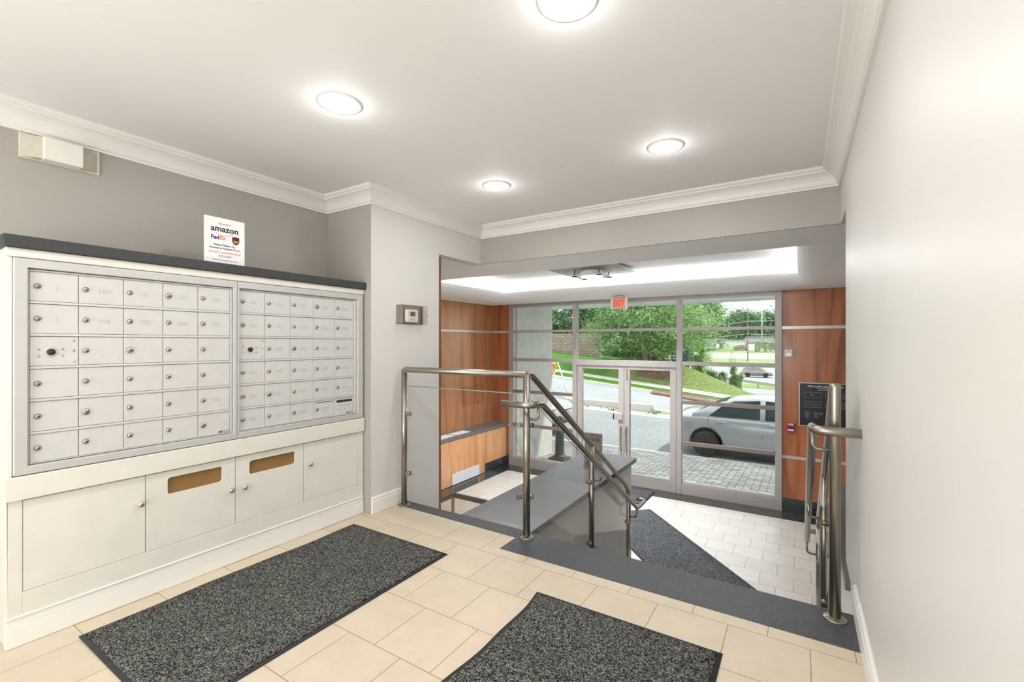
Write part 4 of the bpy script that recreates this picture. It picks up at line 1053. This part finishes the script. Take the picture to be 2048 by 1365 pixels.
    def top_strip(xa, xb, nm):
        q = MB(); v = []; f = []; n = 8
        for i in range(n + 1):
            x = xa + (xb - xa) * i / n; _, zr, _, hr = lerp_st(gh, x); zb = lerp_st(body, x)[2] - .05; hb = lerp_st(body, x)[3] * .93; tt_ = min(1, (zr - zb) / .5); h2 = hb + (hr - hb) * tt_
            v += [(x, -(h2 - .05), zr - .004), (x, -h2 * .6, zr + .007), (x, 0, zr + .015), (x, h2 * .6, zr + .007), (x, h2 - .05, zr - .004)]
        for i in range(n):
            for k in range(4): f.append((i * 5 + k, i * 5 + k + 1, (i + 1) * 5 + k + 1, (i + 1) * 5 + k))
        q.add(v, f, None, True).build(nm, M['car_glass'], t)
    if style == 'sedan': top_strip(.82, 1.38, 'rear_window'); top_strip(2.72, 3.34, 'windshield')
    else: top_strip(2.62, 3.42, 'windshield')
    def by(x, z):
        _, zb, zs, hw, zt = lerp_st(body, x); h = zs - zb; r = (z - zb) / h
        ks = [(0, .95), (.2, .985), (.5, 1), (.78, .985), (.97, .95), (1.05, .89)]
        for (a, wa), (b, wb) in zip(ks, ks[1:]):
            if a <= r <= b: return hw * (wa + (wb - wa) * (r - a) / (b - a))
        return hw * .95
    if detail:
        for seam in ([(2.14, .95), (2.14, .6), (2.12, .28)], [(1.0, 1.0), (.98, .85), (1.05, .70), (1.25, .52), (1.36, .30)], [(3.32, .9), (3.34, .6), (3.28, .3)], [(.12, .62), (.4, .58), (.6, .56)]):
            kz_ = 1 if style == 'sedan' else 1.16
            for sd in (-1, 1): MB().tube([(x, sd * (by(x, z * kz_) + .001), z * kz_) for x, z in seam], .005, n=6).build('door_seam', M['gap'], t)
        for hx0 in (1.28, 2.38):
            z = .86 * (1 if style == 'sedan' else 1.16)
            for sd in (-1, 1):
                y = by(hx0, z); MB().tube([(hx0 - .11, sd * y, z), (hx0 - .08, sd * (y + .025), z + .004), (hx0 + .08, sd * (y + .025), z + .004), (hx0 + .11, sd * y, z)], .014, n=8).build('door_handle', paint, t)
        kq = 1 if style == 'sedan' else 1.18
        for sd in (-1, 1):
            MB().add([(.17, sd * .60, .70 * kq), (.16, sd * .44, .72 * kq), (.18, sd * .44, .86 * kq), (.22, sd * .75, .86 * kq), (.36, sd * .83, .80 * kq), (.22, sd * .765, .72 * kq)], [(0, 1, 2, 3, 4, 5)]).build('tail_light', M['tail'], t)
            q = MB(); q.lathe([(.01, 0), (.10, .02), (.12, .05), (.12, .09)], (0, 0, 0), 'x', n=20)
            q.v = [(4.43 - a * 1.3 + .06, sd * .60 + b * 1.1, .68 * kq + c_ * .6) for a, b, c_ in q.v]; q.build('head_light', M['alu_light'], t)
            MB().tube([(3.05, sd * .86, .98 * kq), (3.02, sd * .98, 1.0 * kq), (2.96, sd * 1.02, 1.0 * kq)], .05, n=8).build('side_mirror', M['black'], t)
        q = MB()
        for k in range(4): q.tube([(4.50, -.36, (.48 + k * .05) * kq), (4.545, 0, (.48 + k * .05) * kq), (4.50, .36, (.48 + k * .05) * kq)], .011, n=8)
        q.build('grille', M['black'], t)
        MB().lathe([(.055, 0), (.055, .012), (.03, .02)], (4.545, 0, .57 * kq), 'x', n=20).build('badge', M['chrome'], t)
        MB().tube([(4.44, -.55, .34 * kq), (4.53, -.3, .34 * kq), (4.555, 0, .34 * kq), (4.53, .3, .34 * kq), (4.44, .55, .34 * kq)], .05, n=8).build('lower_intake', M['black'], t)
    t.location = loc; t.rotation_euler = (0, 0, rz)
    return t
car('car', 'silver four-door sedan parked outside the right window pane', 'car', (-2.86, 12.66, -1.505), 0, M['car_silver'])
car('car', 'white car whose front end shows between the bollard and the door frame', 'car', (-10.45, 13.1, -1.505), -.12, M['car_white'], 'suv')
car('car', 'taupe minivan driving on the highway beyond the guardrail', 'minivan', (-8.3, 86, -4.5), 0, M['car_taupe'], 'suv')
car('car', 'maroon car parked far off beside the trimmed hedge', 'car', (-16.5, 146, -.9), 0, M['car_red'], 'sedan', None, False)

# ---- block wall, hydrant, poles, signs
tag(bx('block_wall', -40, -11.75, 30, 30.5, -.3, 1.92, M['block']), 'pinkish concrete block retaining wall behind the lawn', 'wall')
tag(bx('tall_mailbox', -13.05, -12.85, 28.4, 28.6, hill_z(-12.9, 28.5), 1.15, M['white_plastic'], None, .03), 'white marker box standing before the block wall', 'marker')
hy = thing('hydrant', 'yellow fire hydrant on the grass across the street', 'hydrant', (-11.75, 23.0, -.45))
z = -1.15 - .1 * (-11.75 + 5.03) - 0
MB().lathe([(.16, 0), (.16, .05), (.11, .07), (.11, .48), (.15, .50), (.15, .53), (.10, .62), (.03, .68), (.03, .72)], (-11.75, 23.0, z), 'z', n=24).build('barrel', M['yellow'], hy)
MB().cyl((-11.95, 23, z + .38), (-11.55, 23, z + .38), .05).build('nozzle', M['yellow'], hy)
for i, (a, b) in enumerate((((-7.12, 14.2, .62), (-6.30, 14.2, -1.5)), ((-7.15, 14.0, .20), (-6.25, 14.0, -1.5)))):
    tag(MB().tube([a, b], .022, n=10).build('leaning_pole', M['white_plastic']), ('thin white pole leaning outdoors, the taller of the pair behind the pillar', 'thin white pole leaning outdoors, the shorter of the pair behind the pillar')[i], 'pole', 'white leaning poles')
ms = thing('monument_sign', 'navy and white signboard standing under the tree by the street', 'sign', (-8.1, 36, -1))
MB().box(-8.52, -8.30, 35.9, 36.1, -3.5, .97).build('white_post', M['white_plastic'], ms)
MB().box(-8.30, -7.0, 35.92, 36.08, -2.5, 1.12).build('board', M['navy'], ms)
for (s_, zz, sz) in (('OFFICE', .95, .24), ('SPACE', .70, .24), ('FOR', .20, .2), ('LEASE', -.02, .2)):
    pass
q = MB()
for zz, w in ((.95, .8), (.70, .9), (.25, .6), (.05, .7), (-.35, .9)):
    for k in range(int(w / .12)): q.box(-8.2 + k * .13, -8.11 + k * .13, 35.9, 35.925, zz - .07, zz + .07 - .03 * (k % 2))
q.build('white_letter_rows', M['white_ink'], ms)
gs = thing('street_sign', 'small green road sign on a thin post beyond the grassy hill', 'sign', (-7.35, 36, -1))
MB().cyl((-7.3, 36, -3), (-7.3, 36, 1.1), .03, n=8).build('post', M['alu'], gs); MB().box(-7.5, -7.16, 35.93, 35.96, .9, 1.33).build('plate', M['green_sign'], gs, .04)
sw = thing('yard_sign', 'small white sign on a post by the far sidewalk', 'sign', (-16, 130, -2))
MB().cyl((-18.0, 128, -3), (-18.0, 128, .2), .06, n=8).build('post', M['alu'], sw); MB().box(-18.4, -17.6, 127.9, 127.96, -.1, .9).build('plate', M['white_plastic'], sw)
yb = thing('billboard', 'square white notice board left of the trimmed hedge', 'sign', (-11, 142, -1))
MB().box(-12.2, -10.6, 142, 142.1, -.8, .9).build('plate', M['white_plastic'], yb); MB().box(-12.2, -12.1, 142, 142.1, -1.6, -.8).build('leg', M['alu'], yb); MB().box(-10.7, -10.6, 142, 142.1, -1.6, -.8).build('leg', M['alu'], yb)
# guardrail
gr = thing('guardrail', 'grey steel guardrail along the highway', 'guardrail', (-6, 58, -3.9))
def gy_(x): return 52 + (-2 - x) * 1.75 / 1.0 * 1.0
ga, gb = Vector((-22, 84, -3.35)), Vector((6, 44, -3.25)); q = MB()
q.v = []; prof = [(0, -.16), (.06, -.1), (0, -.04), (0, .04), (.06, .1), (0, .16)]
q.add([(p.x, p.y - d, p.z + h) for p in (ga, gb) for d, h in prof], [(k, k + 6, k + 7, k + 1) for k in range(5)]); q.build('rail', M['alu'], gr)
for k in range(15):
    p = ga.lerp(gb, k / 14); MB().box(p.x - .05, p.x + .05, p.y + .02, p.y + .14, p.z - 1.1, p.z + .1).build('post', M['alu_dark'], gr)
# utility poles and lines
def upole(x, y, z0, z1, m, label, arm):
    t = thing('utility_pole', label, 'utility pole', (x, y, z0), 'utility poles')
    MB().cyl((x, y, z0), (x, y, z1), .17, n=10, r2=.12).build('shaft', m, t)
    q = MB()
    for z in arm: q.box(x - 1.1, x + 1.1, y - .06, y + .06, z - .07, z + .07)
    if arm: q.build('crossarm', m, t)
    return t
upole(-10.7, 124, -3.2, 9.8, M['bark'], 'dark wooden utility pole beyond the highway', (9.2, 6.6))
upole(-9.3, 150, -.8, 11.4, M['concrete_lt'], 'pale utility pole rising behind the trimmed hedge', ())
wl_ = []
for i, (z0, z1, zz) in enumerate(((8.9, 9.6, 11), (6.4, 7.0, 10.2), (4.8, 4.4, 9.4), (1.9, .9, 1.2), (3.4, 3.0, 4.2))):
    a, b, c_ = Vector((-75, 123.7, z0 - 3.5)), Vector((-10.7, 123.7, z0)), Vector((30, 123.7, zz))
    pts = []
    for (p, r_) in ((a, b), (b, c_)):
        for k in range(13):
            t_ = k / 12; w_ = p.lerp(r_, t_); w_.z -= 1.6 * 4 * t_ * (1 - t_) * .6; pts.append(w_)
    nm = ('topmost', 'second highest', 'middle', 'lowest', 'second lowest')[i]
    tag(MB().tube(pts, .05, n=5).build('power_line', M['alu_light']), 'pale overhead cable strung past the dark utility pole, the %s one' % nm, 'cable', 'overhead cables')
# small houses
def house(x, y, z, w, d, h, m, label):
    t = thing('house', label, 'house', (x, y, z)); MB().box(x, x + w, y, y + d, z, z + h).build('walls', m, t)
    MB().prism([(y - .4, z + h), (y + d + .4, z + h), (y + d / 2, z + h + 2)], x - .4, x + w + .4, 'x').build('roof', M['roof'], t)
    q = MB()
    for k in range(3): q.box(x + w * (.15 + .3 * k), x + w * (.27 + .3 * k), y - .05, y, z + h * .45, z + h * .8)
    q.build('window', M['white_ink'], t)
house(-14.0, 156, -1, 7, 6, 2.2, M['brick_house'], 'red brick house half hidden behind the trimmed hedge')
house(-37, 148, 5.0, 4, 5, 4.0, M['white_plastic'], 'white house showing between the treetops')

# ---- vegetation
def leaves(mb, c, r, n, size, rnd, clusters=40, flat=1.0):
    C_ = []
    for _ in range(clusters):
        while True:
            p = Vector((rnd.uniform(-1, 1), rnd.uniform(-1, 1), rnd.uniform(-1, 1)))
            if .25 < p.length < 1: break
        C_.append(Vector((p.x * r[0], p.y * r[1], p.z * r[2])))
    k = max(1, n // clusters)
    for q in C_:
        s_ = rnd.uniform(.16, .3)
        for _ in range(k):
            o_ = Vector((rnd.gauss(0, s_ * r[0]), rnd.gauss(0, s_ * r[1]), rnd.gauss(0, s_ * r[2] * .8 * flat))) * .62 + q
            p = Vector(c) + o_; a = Vector((rnd.gauss(0, 1), rnd.gauss(0, 1), rnd.gauss(0, .6))).normalized(); b_ = a.cross(Vector((rnd.gauss(0, 1), rnd.gauss(0, 1), rnd.gauss(0, 1)))).normalized()
            L = size * rnd.uniform(.6, 1.3)
            o0 = len(mb.v)
            mb.v += [tuple(p - a * L), tuple(p + b_ * L * .45), tuple(p + a * L), tuple(p - b_ * L * .45)]
            mb.f.append([o0, o0 + 1, o0 + 2, o0 + 3]); mb.mi.append(0); mb.sm.append(False)
def tree(name, label, c, r, n, size, mat_, trunk=None, group=None, seed=1, clusters=40, cat='tree'):
    rnd = random.Random(seed); t = thing(name, label, cat, (trunk[0] if trunk else (c[0], c[1], c[2] - r[2])), group)
    m = MB(); leaves(m, c, r, n, size, rnd, clusters); m.build('foliage', mat_, t, fix=False)
    if trunk:
        b0 = Vector(trunk[0]); q = MB(); h = trunk[1]; rr = trunk[2]
        fork = b0 + Vector((0, 0, h)); q.tube([b0, b0.lerp(fork, .5) + Vector((.03, 0, 0)), fork], rr, n=10, radii=[rr * 1.2, rr, rr * .9])
        for k in range(trunk[3]):
            e = Vector(c) + Vector((rnd.uniform(-.7, .7) * r[0], rnd.uniform(-.4, .4) * r[1], rnd.uniform(-.2, .6) * r[2])); mid = fork.lerp(e, .45) + Vector((0, 0, .15 * r[2]))
            q.tube([fork - Vector((0, 0, .1)), fork.lerp(mid, .5), mid, e], rr, n=7, radii=[rr * .7, rr * .55, rr * .4, rr * .15])
        q.build('trunk', M['bark'], t)
    return t
tree('street_tree', 'broad leafy tree with a forked trunk on the grassy hill', (-7.6, 27.6, 2.55), (3.7, 2.4, 1.95), 26000, .085, M['leaf_a'], ((-7.75, 27.1, -.85), 1.3, .14, 9), None, 3, 110)
tree('street_tree', 'smaller dark tree trunk with low leaves just right of the forked tree', (-7.3, 30.5, 2.2), (2.4, 1.6, 1.7), 8000, .10, M['leaf_b'], ((-7.55, 30.2, -.9), 1.4, .11, 5), None, 5, 50)
for i, (x, y, z_, rx, ry, rz_, n, m_, lb) in enumerate((
    (-17.5, 34, 4.6, 4.4, 2.5, 3.6, 14000, 'leaf_b', 'dark green tree rising behind the block wall at its left end'),
    (-12.0, 36, 5.2, 4.2, 2.5, 4.2, 14000, 'leaf_b', 'dense green tree above the right end of the block wall'),
    (-9.6, 40, 3.6, 3.2, 2.5, 4.6, 12000, 'leaf_b', 'shaded dark tree behind the broad forked tree'),
    (-7.8, 45.5, 4.0, 1.8, 2.2, 3.6, 9000, 'leaf_a', 'yellow-green tree showing in the upper left of the right window'))):
    tree('background_tree', lb, (x, y, z_), (rx, ry, rz_), n, .15, M[m_], ((x, y, -3.4 if x > -8 else 0), 2.0, .2, 4), 'trees behind the street', 20 + i, 60)
tree('shrub', 'low dark shrubs under the forked tree beside the block wall', (-9.6, 29.2, .75), (2.2, .8, .5), 5000, .08, M['leaf_b'], None, None, 41, 30, 'shrub')
tree('sapling', 'bright green sapling growing behind the crest of the grassy hill', (-5.9, 33, .05), (.75, .6, 1.15), 2600, .09, M['leaf_c'], ((-5.85, 33, -2.4), 1.4, .04, 5), None, 42, 24, 'shrub')
tree('shrub', 'dark bush behind the grassy hill below the bright sapling', (-5.2, 33.6, -1.2), (1.0, .6, .8), 3000, .07, M['leaf_b'], None, None, 43, 24, 'shrub')
tree('ivy_trunk', 'ivy covered tree stump beside the far road', (-3.75, 35, -1.45), (.42, .35, 1.15), 3600, .07, M['leaf_a'], ((-3.75, 35, -3.5), 2.4, .12, 3), None, 44, 30, 'shrub')
for i, (x, y, z_, rx, rz_, m_, lb) in enumerate((
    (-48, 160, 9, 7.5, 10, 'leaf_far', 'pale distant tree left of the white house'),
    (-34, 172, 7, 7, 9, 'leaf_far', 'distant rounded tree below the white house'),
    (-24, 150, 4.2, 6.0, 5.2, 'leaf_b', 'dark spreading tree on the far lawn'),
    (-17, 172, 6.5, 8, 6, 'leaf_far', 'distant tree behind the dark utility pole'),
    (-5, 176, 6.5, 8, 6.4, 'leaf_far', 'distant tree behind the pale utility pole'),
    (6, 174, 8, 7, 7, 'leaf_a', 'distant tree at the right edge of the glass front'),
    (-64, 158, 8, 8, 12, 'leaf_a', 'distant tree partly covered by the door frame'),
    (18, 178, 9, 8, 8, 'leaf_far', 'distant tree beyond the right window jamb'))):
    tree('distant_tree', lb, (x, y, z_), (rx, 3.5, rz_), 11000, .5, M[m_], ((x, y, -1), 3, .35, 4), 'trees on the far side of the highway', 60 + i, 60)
hedge = MB(); rnd = random.Random(9)
for _ in range(26): 
    x = -10.5 + _ * .8; leaves(hedge, (x, 144, .55), (.6, .5, 1.7), 300, .34, rnd, 10)
tag(hedge.build('hedge', M['leaf_c'], fix=False), 'bright green row of trimmed evergreens at the edge of the far lawn', 'hedge')
# litter: red leaves and weeds along the kerb wall
rnd = random.Random(4)
for i, (x, y, m_, n, lb) in enumerate(((-6.15, 17.5, 'tail', 160, 'patch of red leaves on the litter strip by the kerb wall'), (-7.6, 17.6, 'leaf_a', 90, 'weeds growing by the kerb wall at the left door leaf'), (-6.75, 17.65, 'leaf_a', 60, 'small weeds beside the red leaves'), (-4.75, 17.6, 'leaf_a', 100, 'weeds growing at the stepped end of the kerb wall'))):
    q = MB(); leaves(q, (x, y, -1.40), (.28, .1, .05 if m_ == 'tail' else .12), n, .045, rnd, 6)
    tag(q.build('weeds' if m_ != 'tail' else 'fallen_leaves', M[m_], fix=False), lb, 'plants', None, 'stuff')
mh = MB().lathe([(.001, .004), (.33, .004), (.34, 0)], (-6.6, 19.6, -1.29), 'z', n=28)
tag(mh.build('manhole_cover', M['gap']), 'dark round manhole cover in the street', 'manhole cover')
